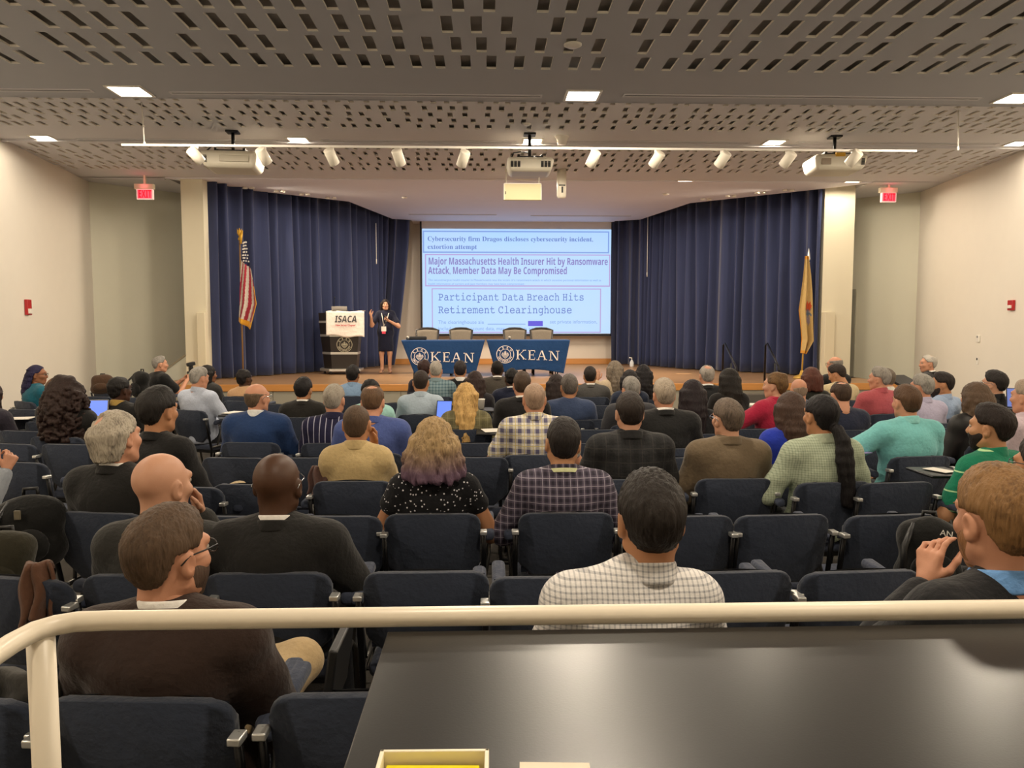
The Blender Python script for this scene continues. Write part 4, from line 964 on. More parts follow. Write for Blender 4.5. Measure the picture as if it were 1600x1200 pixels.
def hair_mesh(style, vox, seed):
    f = Field(); t = .010; dis = wob(seed, .0022, 60, 60, 30); kind = style[0]
    if kind == 'short':
        t = style[2] if len(style) > 2 else .012
        shell(f, t); f.ell((0, .015, .075), (.062, .07, .045+t), k=.03); f.inter(cut_short(-.082))
        dis = fade(tuft(seed, .0006+t*.10), -.082)
    elif kind == 'buzz':
        shell(f, .0045); f.inter(cut_short(-.075)); dis = None
    elif kind == 'fringe':
        shell(f, .008); f.inter(cut_short(-.082)); h = style[2] if len(style) > 2 else .055
        f.inter(lambda X, Y, Z: (Z-(h-.25*np.maximum(0, -Y-.03)*0+.35*(-Y)*.3))+0*X); dis = wob(seed, .002, 50, 50, 40)
    elif kind == 'spot':
        shell(f, .013); f.inter(cut_short(-.085)); f.ell((0, -.055, .112), (.045, .05, .035), k=.012, op='sub'); dis = fade(tuft(seed, .0018), -.085)
    elif kind == 'shag':   # longer grey hair with a thinning crown
        shell(f, .018)
        for a in range(-5, 6):
            x, y = .085*math.sin(a*.33), -.025-.085*math.cos(a*.33); f.cap((x, y, .02), (x*.90, y*.92, -.085), .024, .012, .02)
        f.inter(cut_short(-.13, 1.1)); f.ell((-.022, -.088, .098), (.045, .045, .042), k=.015, op='sub'); dis = tuft(seed, .0026, 24, 16)
    elif kind == 'afro':
        t = style[2] if len(style) > 2 else .02; shell(f, t); f.inter(cut_short(-.085)); dis = wob(seed, .004, 75, 75, 75)
    elif kind in ('long', 'bob', 'wavy'):
        L = style[2] if len(style) > 2 else .30; w = style[3] if len(style) > 3 else 1.0
        shell(f, .017); r = np.random.RandomState(seed); nn = 15
        for i in range(nn):
            a = -1.95+3.9*i/(nn-1); x, y = .088*math.sin(a), -.022-.092*math.cos(a); z = -.0
            ll = L*(1-.10*abs(a)/1.9+r.uniform(-.06, .04)); n_ = 5; p = V3(x, y, .02)
            for j in range(1, n_+1):
                u = j/n_; zz = .02-ll*u; bx = x*(1+(w-1)*u)+ (r.uniform(-.012, .012) if kind == 'wavy' else r.uniform(-.009, .009))
                by = y-(.050*min(1, ll*u/.16) if kind != 'bob' else .012*u)*max(0, math.cos(a*.8))+ (r.uniform(-.010, .010) if kind == 'wavy' else 0)
                if abs(a) > 1.2: by = y+.0*u-.03*u
                q = V3(bx, by, zz); f.cap(p, q, .028-.008*(j-1)/n_, .028-.008*j/n_, .012); p = q
        f.ell((0, .095, -.045), (.066, .075, .118), k=.012, op='sub'); dis = tuft(seed, .0022, 34, 12) if kind != 'wavy' else tuft(seed, .0042, 22, 38)
    elif kind == 'curly':
        r = np.random.RandomState(seed); shell(f, .02); L = style[2] if len(style) > 2 else .34
        for i in range(430):
            u = r.rand(); a = r.uniform(-2.15, 2.15); rad = .098+.075*math.sin(min(1, u*1.25)*math.pi*.62); z = .115-(L+.06)*u
            if u < .12: rad *= .45+u*4
            x, y = rad*1.12*math.sin(a), -.03-rad*math.cos(a)*.95-(.03*u); s_ = r.uniform(.012, .022); f.ell((x, y, z), (s_, s_, s_*r.uniform(.9, 1.3)), k=.006)
            f.ell((x*.6, y*.7-.01, z), (.05, .04, .04), k=.02)
        f.ell((0, .11, -.04), (.07, .085, .115), k=.012, op='sub'); dis = wob(seed, .004, 110, 110, 95)
    elif kind == 'pony':
        shell(f, .012); f.inter(cut_short(-.085)); r = np.random.RandomState(seed); L = style[2]
        f.ell((.01, -.112, -.062), (.026, .03, .024), k=.015)
        for i in range(9):
            ox, oy = r.uniform(-.02, .02), r.uniform(-.014, .014); p = V3(.012+ox*.4, -.125+oy*.4, -.06)
            for j in range(1, 8):
                u = j/7; q = V3(.015+ox*(.5+1.4*math.sin(u*2.6))+.03*u+.008*math.sin(u*9+i), -.140+oy-.035*min(1, u*2), -.06-L*u*(1-.03*(i % 4))); f.cap(p, q, .022*(1-.35*u), .022*(1-.4*u), .012); p = q
        dis = tuft(seed, .002, 34, 10)
    elif kind == 'bun':
        shell(f, .014); f.inter(cut_short(-.085)); f.ell(style[2] if len(style) > 2 else (0, -.09, .09), (.045, .042, .034), k=.014); dis = wob(seed, .0035, 60, 60, 40)
    elif kind == 'braids':
        shell(f, .011); f.inter(cut_short(-.085)); r = np.random.RandomState(seed)
        for i in range(13):
            a = -1.6+3.2*i/12; p = V3(.085*math.sin(a), -.02-.09*math.cos(a), .03); 
            for j in range(1, 15):
                u = j/14; q = V3(.085*math.sin(a)*(1-.15*u)+.004*math.sin(j*2.5), -.025-.095*math.cos(a)-.05*min(1, u*2.4), .03-.40*u); f.cap(p, q, .0125, .0105, .004); p = q
        for i in range(9): x = -.06+.015*i; f.cap((x*.9, .05, .10-abs(x)*.35), (x*1.1, -.10, .07), .007, .007, .004)
        dis = wob(seed, .0018, 60, 60, 90)
    V, Q = f.mesh(vox, dis); return V, Q
# ------------------------------------------------------------------ chairs
def seat_outline(w, ztop, zmid, zbot, wb, r=.055, n=5):
    o = []
    for k in range(n+1): a = math.pi/2*k/n; o.append((w-r+r*math.cos(a), ztop-r+r*math.sin(a)))
    for k in range(n+1): a = math.pi/2+math.pi/2*k/n; o.append((-w+r+r*math.cos(a), ztop-r+r*math.sin(a)))
    o += [(-w*1.0, zmid), (-w*.96, zmid-.02), (-wb, zbot), (wb, zbot), (w*.96, zmid-.02), (w, zmid)]
    return o
def chair_meshes():
    P = []   # (name, material, mesh)
    def keep(name, mb, m):
        o = mb.build(name, m); me = o.data; bpy.data.objects.remove(o); P.append((name, me))
    lean = Matrix.Shear('XY', 4, (0, 0))
    def tilt(mb, curve=.03):
        for v in mb.b.verts: v.co.y += -.17-.22*(v.co.z-.45)+curve*((v.co.x/.23)**2)
    mb = MB(); ol = seat_outline(.232, .85, .60, .50, .13)
    a = [mb.b.verts.new((x, -.025, z)) for x, z in ol]; c = [mb.b.verts.new((x, .012, z)) for x, z in ol]; n = len(ol)
    fb, ff = mb.b.faces.new(a), mb.b.faces.new(c[::-1])
    for k in range(n): mb.b.faces.new((a[k], c[k], c[(k+1) % n], a[(k+1) % n]))
    es = list(set(fb.edges) | set(ff.edges)); r = bmesh.ops.bevel(mb.b, geom=es, offset=.014, segments=3, affect='EDGES', profile=.6)
    bmesh.ops.triangulate(mb.b, faces=[f for f in mb.b.faces if len(f.verts) > 8])
    for f in mb.b.faces: f.smooth = True
    tilt(mb); keep('backrest', mb, M_navy)
    mb = MB()
    def cu(u, v):
        x = (u-.5)*2*.215; z = .53+(.305+.022*math.cos((u-.5)*math.pi))*v; e = min(1, min(u, 1-u)*6)*min(1, (1-v)*7+.25)*min(1, v*5+.3); return Vector((x, .012+.055*math.sin(max(0, e)*math.pi/2)*(.75+.25*math.cos((u-.5)*math.pi)), z))
    mb.grid(cu, 16, 12); tilt(mb); keep('back_cushion', mb, M_navyl)
    mb = MB(); mb.box((-.23, -.16, .405), (.23, .27, .47), bev=.028, seg=4)
    for v in mb.b.verts:
        if v.co.z > .44: v.co.z += .015*(1-(v.co.x/.23)**2)
        if v.co.y > .2: v.co.z -= .02*(v.co.y-.2)/.07
    keep('seat', mb, M_navyl)
    mb = MB(); mb.box((-.2, -.13, .375), (.2, .22, .405), bev=.006); mb.tube([(-.25, .0, .39), (.25, .0, .39)], .012, 8); keep('seat_pan', mb, M_black)
    for s in (-1, 1):
        x = s*.247; mb = MB(); mb.tube([(x, -.252, .77), (x, -.22, .60), (x, -.18, .43), (x, -.20, .2), (x, -.27, .0)], .0125, 8); keep('side_post', mb, M_blackm)
        mb = MB(); mb.box((x-.017, -.278, .752), (x+.017, -.228, .772), bev=.004); keep('post_cap', mb, M_chrome)
        mb = MB(); mb.tube([(x, -.19, .45), (x, .06, .46), (x, .15, .40), (x, .23, .0)], .0125, 8); keep('leg', mb, M_steel)
        mb = MB(); xa = s*.272; mb.tube([(x, -.1, .45), (xa, -.06, .60), (xa, -.03, .715)], .01, 8); mb.tube([(x, .08, .45), (xa, .09, .60), (xa, .10, .715)], .01, 8); mb.tube([(xa, -.11, .712), (xa, .18, .722)], .012, 8); keep('arm_support', mb, M_steel)
        mb = MB(); mb.box((xa-.028, -.15, .718), (xa+.028, .19, .762), bev=.018, seg=3)
        for v in mb.b.verts:
            if v.co.y < -.08: v.co.z -= (-.08-v.co.y)*.5
        keep('armrest', mb, M_navyl)
    mb = MB(); mb.tube([(-.247, -.235, .1), (.247, -.235, .1)], .01, 8); keep('crossbar', mb, M_blackm)
    return P
CHAIR = chair_meshes(); NCH = [0]
def chair(x, y, heading, label, group='navy padded armchairs in rows'):
    e = empty('auditorium_chair', (x, y, 0), -R(heading))
    for nm, me in CHAIR:
        o = bpy.data.objects.new(nm, me); COL.objects.link(o); o.parent = e
    tag(e, label, 'chair', group); NCH[0] += 1; return e
def chair_px(px, pytop, heading, label, Y=None):
    """chair whose back's top edge centre shows at this picture point, standing on the floor"""
    zb = .85; p = atz(px, pytop, zb)
    h = R(heading); fx, fy = math.sin(h), math.cos(h)
    return chair(p.x+fx*.26, p.y+fy*.26, heading, label)
# ------------------------------------------------------------------ people
SK = {'fair': 'c8997d', 'pink': 'c59073', 'tan': 'b5835f', 'olive': 'b98a66', 'brown': '8f6043', 'dark': '4c3323', 'deep': '472d20'}
M_eyew = mat('b5a898', .3); M_iris = mat('2a1a10', .2); M_brow = mat('2a1c14', .7); M_lip = mat('a8584e', .45); M_frame = mat('1a1614', .3); M_glass = mat('b8bcc0', .15, .9)
NP = [0]
def lerp3(a, b, t): return a+(b-a)*t
def person(px, py, Y, label, skin='fair', hair=('short', '2a211b'), top=None, slv='long', off=.014, collar=None, jcol=None, by=0, hy=None, hp=0, hr=0, arms='lap', sw=.175, bulk=1.0, hs=1.0, pants='1c1d22', shoes='17130f', glasses=None, beard=None, lean=0.0, lanyard=None, seat=True, fine=None, chair_lab=None, badge=None, base=None, stand=False, J=None, skirt=None, group='seated audience', lap_paper=None, fat=0.0, crossleg=0, vtop=None, headx=0.0):
    NP[0] += 1; sd = NP[0]*13+5; sw = sw*.90; bulk = 1+(bulk-1)*.75
    W = at(px, py, Y); hy = by if hy is None else hy
    t_h = {'short': .014, 'buzz': .005, 'fringe': .0, 'spot': .013, 'shag': .014, 'afro': .02, 'long': .017, 'bob': .017, 'wavy': .018, 'curly': .03, 'pony': .012, 'bun': .02, 'braids': .011}.get(hair[0] if hair else '', 0)
    H = W.z-(base or 0); H = min(max(H, 1.20), 1.42) if not stand else H
    hz = H-(.115+t_h)*hs; zs = hz-.170*hs-.018; h_ = R(by); fx, fy = math.sin(h_), math.cos(h_)
    # root so that head is at W: head local offset
    hl = V3(headx, -.055+lean*(hz-.5), hz)
    rx_, ry_ = W.x-(hl[0]*fy+hl[1]*fx), W.y-(-hl[0]*fx+hl[1]*fy)
    dist = Y if fine is None else fine
    vb = min(max(.0042*dist, .0095), .020); vh = min(max(.0017*dist, .0052), .0105)
    T = lambda x, y, z: V3(x, y+lean*max(0, z-.5), z)
    J = J or {}; b = bulk; zo = (H-1.30) if stand else 0.0
    sh = {s: T(s*sw, -.085, zs-.022) for s in (-1, 1)}
    tors = []
    tors.append(('ell', T(0, -.035, .555+zo), (.172*b, .13*b, .115), .05)); tors.append(('ell', T(0, -.055, .70+zo), (.148*b, .108*b, .15), .06))
    cz = (.70+zo+zs)/2+.02
    tors.append(('ell', T(0, -.07, cz), ((.135+.18*sw)*b, .115*b, .17), .06)); tors.append(('ell', T(0, -.075, zs-.06), (sw*.98, .098*b, .085), .05))
    tors.append(('cap', T(-sw*.72, -.082, zs-.022), T(sw*.72, -.082, zs-.022), .062*b**.5, .04))
    for s in (-1, 1):
        tors.append(('cap', T(0, -.078, zs+.042), T(s*sw*.86, -.086, zs-.004), .044, .04))
        tors.append(('ell', sh[s], (.056*b**.5, .060*b**.5, .060*b**.5), .03))
    # arms
    E, Wr, hd, hn = {}, {}, {}, {}; hcurl = {-1: .4, 1: .4}
    for s in (-1, 1):
        E[s] = V3(s*(sw+.075*b), .005, zs-.30); Wr[s] = V3(s*.10, .27, zs-.40); hd[s] = V3(-s*.5, .85, -.1); hn[s] = V3(0, 0, -1.)
    def face_arm(s):
        E[s] = V3(s*(sw+.05), .14, zs-.25); Wr[s] = V3(s*.085, .085, hz-.155); hd[s] = V3(-s*.12, -.25, 1.); hn[s] = V3(-s*.7, -.7, 0); hcurl[s] = .6
    if arms == 'cross':
        for s in (-1, 1): E[s] = V3(s*(sw+.085*b), .03, zs-.27); Wr[s] = V3(-s*.10, .17, zs-.25-.03*s); hd[s] = V3(-s*1., .15, .15); hn[s] = V3(0, -1., 0)
    elif arms == 'faceR': face_arm(1)
    elif arms == 'faceL': face_arm(-1)
    elif arms == 'desk':
        for s in (-1, 1): E[s] = V3(s*(sw+.09), .06, zs-.28); Wr[s] = V3(s*.10, .31, zs-.33); hd[s] = V3(-s*.3, 1., -.05)
    elif arms == 'outL': E[-1] = V3(-sw-.20, .02, zs-.17); Wr[-1] = V3(-sw-.42, .06, zs-.22); hd[-1] = V3(-1., .1, -.2); hn[-1] = V3(0, 0, -1.)
    elif arms == 'wide':
        for s in (-1, 1): E[s] = V3(s*(sw+.13), -.03, zs-.27); Wr[s] = V3(s*.16, .22, zs-.36)
    elif arms == 'camera':
        for s in (-1, 1): E[s] = V3(s*(sw+.03), .12, zs-.25); Wr[s] = V3(s*.07+.02, .30, zs-.06); hd[s] = V3(-s*.25, .9, .35); hn[s] = V3(-s*.9, 0, -.2); hcurl[s] = .75
    elif arms == 'raiseL': E[-1] = V3(-sw-.10, .06, zs-.22); Wr[-1] = V3(-sw-.05, .10, zs+.03); hd[-1] = V3(.1, .1, 1.); hn[-1] = V3(.3, 1., 0); hcurl[-1] = .25
    for k, v in J.items():
        if k[0] == 'E': E[int(k[1:])] = V3(*v)
        elif k[0] == 'W': Wr[int(k[1:])] = V3(*v)
        elif k[0] == 'd': hd[int(k[1:])] = V3(*v)
        elif k[0] == 'n': hn[int(k[1:])] = V3(*v)
        elif k[0] == 'c': hcurl[int(k[1:])] = v
    if lean:
        for s in (-1, 1):
            if 'E%d' % s not in J: E[s] = E[s]+V3(0, lean*.3, 0)
            if 'W%d' % s not in J and arms.startswith('face'): Wr[s] = Wr[s]+V3(0, lean*(Wr[s][2]-.5), 0)
    legs = {}
    for s in (-1, 1):
        if stand: legs[s] = [V3(s*.085, -.01, .86), V3(s*.092, .02, .46), V3(s*.085, -.005, .085)]
        else: legs[s] = [V3(s*.09, .0, .535), V3(s*(.15), .43, .535), V3(s*.14, .47, .09)]
        if crossleg == s: legs[s] = [V3(s*.09, 0, .56), V3(s*.22, .40, .66), V3(-s*.12, .50, .56)]
    fl = V3(0, 1, 0)
    def add_torso(f, o=0.0):
        for q in tors:
            if q[0] == 'ell': f.ell(q[1], tuple(np.array(q[2])+o), k=q[3])
            else: f.cap(q[1], q[2], q[3]+o, q[3]+o, k=q[4])
    def add_arm(f, s, o=0.0, to=1.0, ob=None):
        u0, u1, u2 = sh[s], E[s], Wr[s]; r0, r1, r2 = .053*b**.5, .043*b**.5, .029
        if to <= .5:
            e = lerp3(u0, u1, to*2); f.cap(u0, e, r0+o, (r0+(r1-r0)*to*2)+o+(ob or 0), k=.03)
        else:
            f.cap(u0, u1, r0+o, r1+o, k=.03); e = lerp3(u1, u2, (to-.5)*2); f.cap(u1, e, r1+.001+o, r1+(r2-r1)*((to-.5)*2)+o, k=.025)
    root = Acc(); f = Field(); add_torso(f)
    for s in (-1, 1):
        add_arm(f, s); g = legs[s]; f.cap(g[0], g[1], .078*b, .056, k=.04); f.cap(g[1], g[2], .054, .037, k=.03)
        to = g[2]+(V3(s*.03, .17, -.045) if crossleg != s else V3(-s*.17, .06, -.05)); f.cap(g[2], to, .036, .028, k=.03)
    nb = T(headx*.8, -.078, zs+.02); f.cap(nb, hl+V3(0, -.02, -.05*hs), .054+fat*.6, .050+fat*.6, k=.035)
    if vtop: f.inter(vtop)
    V, Q = f.mesh(vb*1.05); root.add(V, Q, 0)
    HM = Matrix.Translation(hl) @ Matrix.Rotation(-(R(hy)-h_), 4, 'Z') @ Matrix.Rotation(R(-hp), 4, 'X') @ Matrix.Rotation(R(hr), 4, 'Y') @ Matrix.Scale(hs, 4)
    V, Q = head_field(1.0 if not (hair and hair[0] in ('long', 'bob', 'wavy', 'curly', 'pony', 'bun', 'braids')) else .92, fat).mesh(vh); root.add(V, Q, 0, HM)
    for s in (-1, 1):
        root.ball((s*.031, .0795, .010), (.0125, .0115, .0105), 1, HM); root.ball((s*.031, .0885, .010), (.0055, .0035, .0055), 2, HM, 6)
        root.ball((s*.032, .0875, .031), (.018, .005, .0035), 3, HM, 6)
    root.ball((0, .0905, -.0585), (.021, .005, .0045), 4, HM, 6); root.ball((0, .0895, -.067), (.018, .005, .005), 4, HM, 6)
    vhand = .0056 if (dist < 5 or arms in ('camera', 'raiseL') or stand or arms.startswith('face')) else .0085
    for s in (-1, 1): hand(root, Wr[s]+hd[s]/np.linalg.norm(hd[s])*.012, hd[s], hn[s], s, 0, hcurl[s], vhand, 1.0)
    hc = hair[1] if hair else '2a211b'
    o = root.build('person', [skinmat(SK[skin]), M_eyew, M_iris, mat(hc, .7), M_lip]); o.location = (rx_, ry_, base or 0); o.rotation_euler = (0, 0, -h_)
    tag(o, label, 'person', group)
    # hair
    if hair and hair[0] != 'bald':
        V, Q = hair_mesh(hair, min(vh*1.05, .0085), sd); hm = hair[-1] if not isinstance(hair[-1], (str, int, float, tuple)) else hairmat(hair[1])
        Acc().add(V, Q, 0, HM).build('hair', hm, o)
    if beard:
        f = Field(); f.ell((0, .022, -.042), (.069, .080, .078), k=.02); f.ell((0, .058, -.10), (.034, .032, .026), k=.03)
        f.inter(lambda X, Y, Z: np.maximum(np.maximum(Z+.028+.25*np.maximum(0, .06-np.abs(X))*0-.012*(np.abs(X) > .04), -(Y-.002)), -(Z+.14))+0*X); f.ell((0, .10, -.062), (.022, .03, .012), k=.008, op='sub')
        V, Q = f.mesh(vh, wob(sd, .0018, 70, 70, 50)); Acc().add(V, Q, 0, HM).build('beard', hairmat(beard), o)
    # garments
    top = top or fabric('222226'); f = Field(); add_torso(f, off); sl = {'long': .97, 'short': .33, 'cap': .16, 'none': .08, 'half': .34, 'roll': .72}[slv]
    for s in (-1, 1): add_arm(f, s, off+.002, sl, .006)
    if not stand: f.inter(lambda X, Y, Z: (.475-Z)+0*X+0*Y)
    wr = wob(sd, (.0060 if off < .018 else .0066), 8, 8, 19); add = J.get('garment')
    def dsp(X, Y, Z): return wr(X, Y, Z)*np.clip((zs+.02-Z)*7, .12, 1.25)
    if skirt:
        z1 = skirt; f.cap((0, -.01, .93*H/1.6), (0, .005, z1-.12), .168, .172, k=.05, flat=1.3); f.inter(lambda X, Y, Z: (z1-Z)+0*X+0*Y)
        f.ell((0, -.01, .55*H), (.158, .12, .16), k=.06)
        dsp = lambda X, Y, Z: wr(X, Y, Z)*.3
    V, Q = f.mesh(vb, dsp); gm = Acc().add(V, Q).build({'cap': 'blouse'}.get(slv, 'jacket' if jcol else ('dress' if skirt else 'shirt')), top, o)
    if not skirt:
        f = Field(); f.ell(T(0, -.03, .555), (.178*b, .136*b, .115), k=.04)
        for s in (-1, 1):
            g = legs[s]; f.cap(g[0], g[1], .086*b, .068, k=.05); f.cap(g[1], g[2]+(g[2]-g[1])*.0, .068, .056, k=.03)
        f.inter(lambda X, Y, Z: np.minimum(Z-.655, .12-Y)+0*X)
        V, Q = f.mesh(vb*1.1, wob(sd+3, .0035, 12, 12, 14)); Acc().add(V, Q).build('trousers', fabric(pants), o)
    for s in (-1, 1):
        g = legs[s]
        if stand:
            f = Field(); f.cap(g[2]+V3(0, -.02, -.03), g[2]+V3(s*.01, .17, -.045), .034, .026, k=.03); f.inter(lambda X, Y, Z: (.012-Z)+0*X+0*Y); f.inter(lambda X, Y, Z: (Z-.058)-.4*(-Y)*(Y < .02)+0*X)
        else:
            d = V3(s*.03, .17, -.05) if crossleg != s else V3(-s*.16, .08, -.06); f = Field(); f.cap(g[2]+V3(0, -.02, -.035), g[2]+d, .042, .034, k=.03)
        V, Q = f.mesh(.011); Acc().add(V, Q).build('shoe', mat(shoes, .45), o)
    # collars: tilted rings round the neck
    def ring(name, m, r0, r1, z0, z1, tiltd, thick=.006, gap=0.0, dy=0):
        mb = MB(); nn = 36; rows = [(r0, z0), (r0*.985+.002, (z0+z1)/2), (r1, z1)]; dirn = nb*0+V3(0, -.078+lean*(zs-.5)+dy, 0)
        def fn(u, v):
            a = -math.pi/2+(u-.5)*(2*math.pi-gap); rr = r0+(r1-r0)*v; z = z0+(z1-z0)*v; x, y = rr*1.0*math.cos(a), rr*1.08*math.sin(a)
            return Vector((x+headx*.86, y+dirn[1]+.004, zs+.02+z-math.tan(R(tiltd))*(y+.02)))
        mb.grid(fn, nn, 4); q = mb.build(name, m, o, solid=1); thicken(q, thick, 1); sub = q.modifiers.new('s', 'SUBSURF'); sub.levels = 1; sub.render_levels = 1; return q
    nr = .0565+fat*.6
    if collar: q = ring('shirt_collar', collar if not isinstance(collar, str) else fabric(collar, rough=.7), nr+.021, nr+.009, .014, .074, 14, .006, .35); 
    if jcol: ring('jacket_collar', jcol, nr+.034, nr+.017, .006, .052 if collar else .062, 17, .009, 1.2)
    if lanyard: ring('lanyard', fabric(lanyard), nr+.025, nr+.020, .030, .052, 15, .003, .6)
    if glasses:
        g = MB(); 
        for s in (-1, 1):
            g.tube([HM @ Vector((s*.033+.024*math.cos(2*math.pi*k/14), .104-.004*abs(math.cos(2*math.pi*k/14)), .008+.017*math.sin(2*math.pi*k/14))) for k in range(15)], .0018, 6)
            g.tube([HM @ Vector(q) for q in ((s*.057, .100, .014), (s*.078, .05, .016), (s*.086, -.005, .014), (s*.085, -.03, -.004))], .0022, 6)
        g.tube([HM @ Vector(q) for q in ((-.010, .106, .012), (.010, .106, .012))], .0018, 6); g.build('glasses', M_frame if glasses == 1 else M_glass, o)
    if seat and not stand:
        cx, cy = rx_+fx*.015, ry_+fy*.015
        chair(cx, cy, by if not isinstance(seat, tuple) else seat[0], chair_lab or ('navy armchair under the ' + label.replace('person in ', 'person in ')))
    return o, HM, E, Wr, hz, zs
BLK = fabric('1c1b1b'); BLKJ = fabric('201f1e'); WH = 'efebe4'
suit = lambda c, **k: dict(top=fabric(c), off=.022, jcol=fabric(c), collar=WH, **k)
EX = {}
def PP(key, *a, **k): EX[key] = person(*a, **k)
# --- nearest row
PP('brown', 262, 790, 2.0, 'person in dark brown jacket and white collar directly behind the rail', 'pink', ('short', '4a3a2c', .012), glasses=1, hy=32, hs=1.04, sw=.20, bulk=1.15, beard='4a3a30', pants='b39a72', crossleg=1, seat=(4,), **suit('33251f'))
PP('ging', 1018, 738, 2.05, 'person in white and grey small check shirt directly behind the rail', 'tan', ('short', '1f1a17', .017), top=fabric('e6e2de', 'gingham', '9a9a9c', per=.0135), collar=fabric('e6e2de', 'gingham', '9a9a9c', per=.0135), hs=1.04, sw=.19, bulk=1.08, off=.016, headx=.055)
PP('red', 1566, 728, 1.80, 'person in black sweater and blue collar holding a hand to chin', 'pink', ('short', '75583a', .014, hairmat('5c4229', '86643f')), top=fabric('1b1b1d'), off=.018, collar='6f9fd8', by=-6, hy=-6, hp=4, hs=1.06, sw=.19, J={'E-1': (-.30, .12, .80), 'W-1': (-.02, .17, 1.03), 'd-1': (.25, .15, 1.0), 'n-1': (.9, .25, -.1), 'c-1': .5}, beard='8a6242')
# --- second nearest row
PP('bald', 253, 708, 2.95, 'person in dark grey suit resting one cheek on a hand', 'fair', None, hy=28, arms='faceR', hs=1.10, sw=.19, bulk=1.12, **suit('2a2926'))
PP('dkbald', 433, 708, 2.95, 'person in black suit with thin white collar, second row from rail', 'dark', None, glasses=2, hy=8, hs=1.08, sw=.215, bulk=1.22, arms='wide', **suit('1d1c1b'))
# --- third row
PP('grey', 182, 641, 3.9, 'person in black suit at left, just ahead of dark grey suit', 'pink', ('shag', '8f8578', hairmat('6f665a', 'b5aa98')), by=10, hy=26, hr=-6, hs=1.12, sw=.2, bulk=1.12, **suit('1c1b1a'))
PP('dots', 678, 650, 3.82, 'person in black blouse with small white dots', 'tan', ('wavy', '6f5638', .17, 1.5, hairmat('5d4730', 'b0946a', '6d5566')), top=fabric('17171a', 'dots', 'e6e2e6', per=.021), slv='cap', off=.012, sw=.175, bulk=1.06, hs=1.06, arms='wide')
PP('purp', 880, 652, 3.82, 'person in purple grey plaid shirt with pale lanyard at collar', 'olive', ('short', '201b19', .011), top=fabric('5a5262', 'plaid', '2c2833', 'b9b2bd', per=.034), collar=fabric('5a5262', 'plaid', '2c2833', 'b9b2bd', per=.034), lanyard='dfe3b0', sw=.195, bulk=1.12, hs=1.03, arms='wide', hr=3, off=.016)
# --- fourth
PP('spiky', 247, 606, 4.7, 'person in black hooded jacket and khaki trousers with crossed legs', 'tan', ('short', '1d1a18', .022), by=18, hy=24, sw=.19, bulk=1.1, hs=1.12, top=fabric('1d1c1c'), off=.02, jcol=fabric('1d1c1c'), pants='c3ae88', crossleg=1)
PP('tan', 557, 632, 4.62, 'person in tan polo shirt with one elbow raised to face', 'tan', ('buzz', '4a3a2c'), top=fabric('c0a878'), collar=fabric('c0a878'), arms='faceR', sw=.16, bulk=1.0, off=.016, slv='half')
PP('dplaid', 984, 613, 4.62, 'person in dark charcoal plaid blazer', 'fair', ('short', '241d19', .015), top=fabric('2e2e2f', 'plaid', '232324', '3d3c3a', per=.07), jcol=fabric('2b2b2c'), off=.022, sw=.21, bulk=1.1)
PP('taupe', 1137, 623, 4.62, 'person in taupe brown blazer with head turned slightly left', 'fair', ('short', '3a302a', .013, hairmat('2c2622', '6a5c50')), hy=-18, glasses=2, top=fabric('6e5f4b'), jcol=fabric('6e5f4b'), off=.022, sw=.20, bulk=1.12)
PP('ptail', 1283, 615, 4.5, 'person in pale green check shirt beside the taupe blazer', 'tan', ('pony', '151213', .42), by=-6, hy=-14, top=fabric('b3bda4', 'gingham', '8f9c86', per=.014), collar=fabric('b3bda4'), sw=.195, bulk=1.15, off=.016, arms='wide', hs=1.06)
PP('green', 1548, 632, 4.35, 'person in green polo shirt with pale stripes', 'olive', ('short', '1f1815', .018), by=-22, hy=-42, beard='1d1613', top=fabric('1f7a5c', 'bars', 'b9e0a8', per=.115), collar=fabric('1f7a5c'), slv='half', sw=.20, bulk=1.18, hs=1.08, off=.016)
# --- fifth
PP('plaid', 835, 598, 5.5, 'person in white and navy bold plaid shirt', 'pink', ('buzz', '8a7462'), top=fabric('d9d3c4', 'plaid', '3c3a66', 'c9b45a', per=.062), collar=fabric('d9d3c4', 'plaid', '3c3a66', 'c9b45a', per=.05), slv='half', sw=.2, bulk=1.12, off=.016, arms='wide')
PP('blazer', 582, 601, 5.6, 'person in bright blue blazer just ahead of tan polo', 'pink', ('spot', '55402e'), hp=12, sw=.215, bulk=1.16, top=fabric('4a5a94'), jcol=fabric('4a5a94'), off=.022)
PP('blkold', 1038, 591, 5.75, 'person in black suit with white collar, left of taupe blazer', 'pink', ('short', '6a5a48', .012, hairmat('6a5a4a', 'a89a88')), sw=.215, bulk=1.15, **suit('1d1d1d'))
PP('royal', 1235, 611, 5.15, 'person in royal blue jacket', 'fair', ('long', '3a2a22', .24), by=-8, top=fabric('2438a8'), off=.02, jcol=fabric('2438a8'), sw=.165)
PP('cyan', 1417, 601, 5.35, 'person in bright aqua polo reaching an arm to left chair', 'pink', ('short', '4a3626', .012), by=-8, top=fabric('7cc4c4'), collar=fabric('8fd0ce'), slv='half', arms='outL', sw=.215, bulk=1.2, off=.016)
PP('leather', 1524, 596, 5.9, 'person in black leather jacket between aqua polo and green stripes', 'fair', ('long', '4a3a2c', .20, 1.15), by=-16, top=mat('1a1817', .58, bmp=.2), off=.022, jcol=mat('1a1817', .58, bmp=.2), sw=.185, bulk=1.05)
PP('pinkr', 1606, 593, 5.3, 'person in pale pink shirt cut by the right picture edge', 'pink', ('short', '8a7a6a', .01), by=-18, hy=-28, top=fabric('c9b7c0'), collar=fabric('c9b7c0'), sw=.2, bulk=1.15)
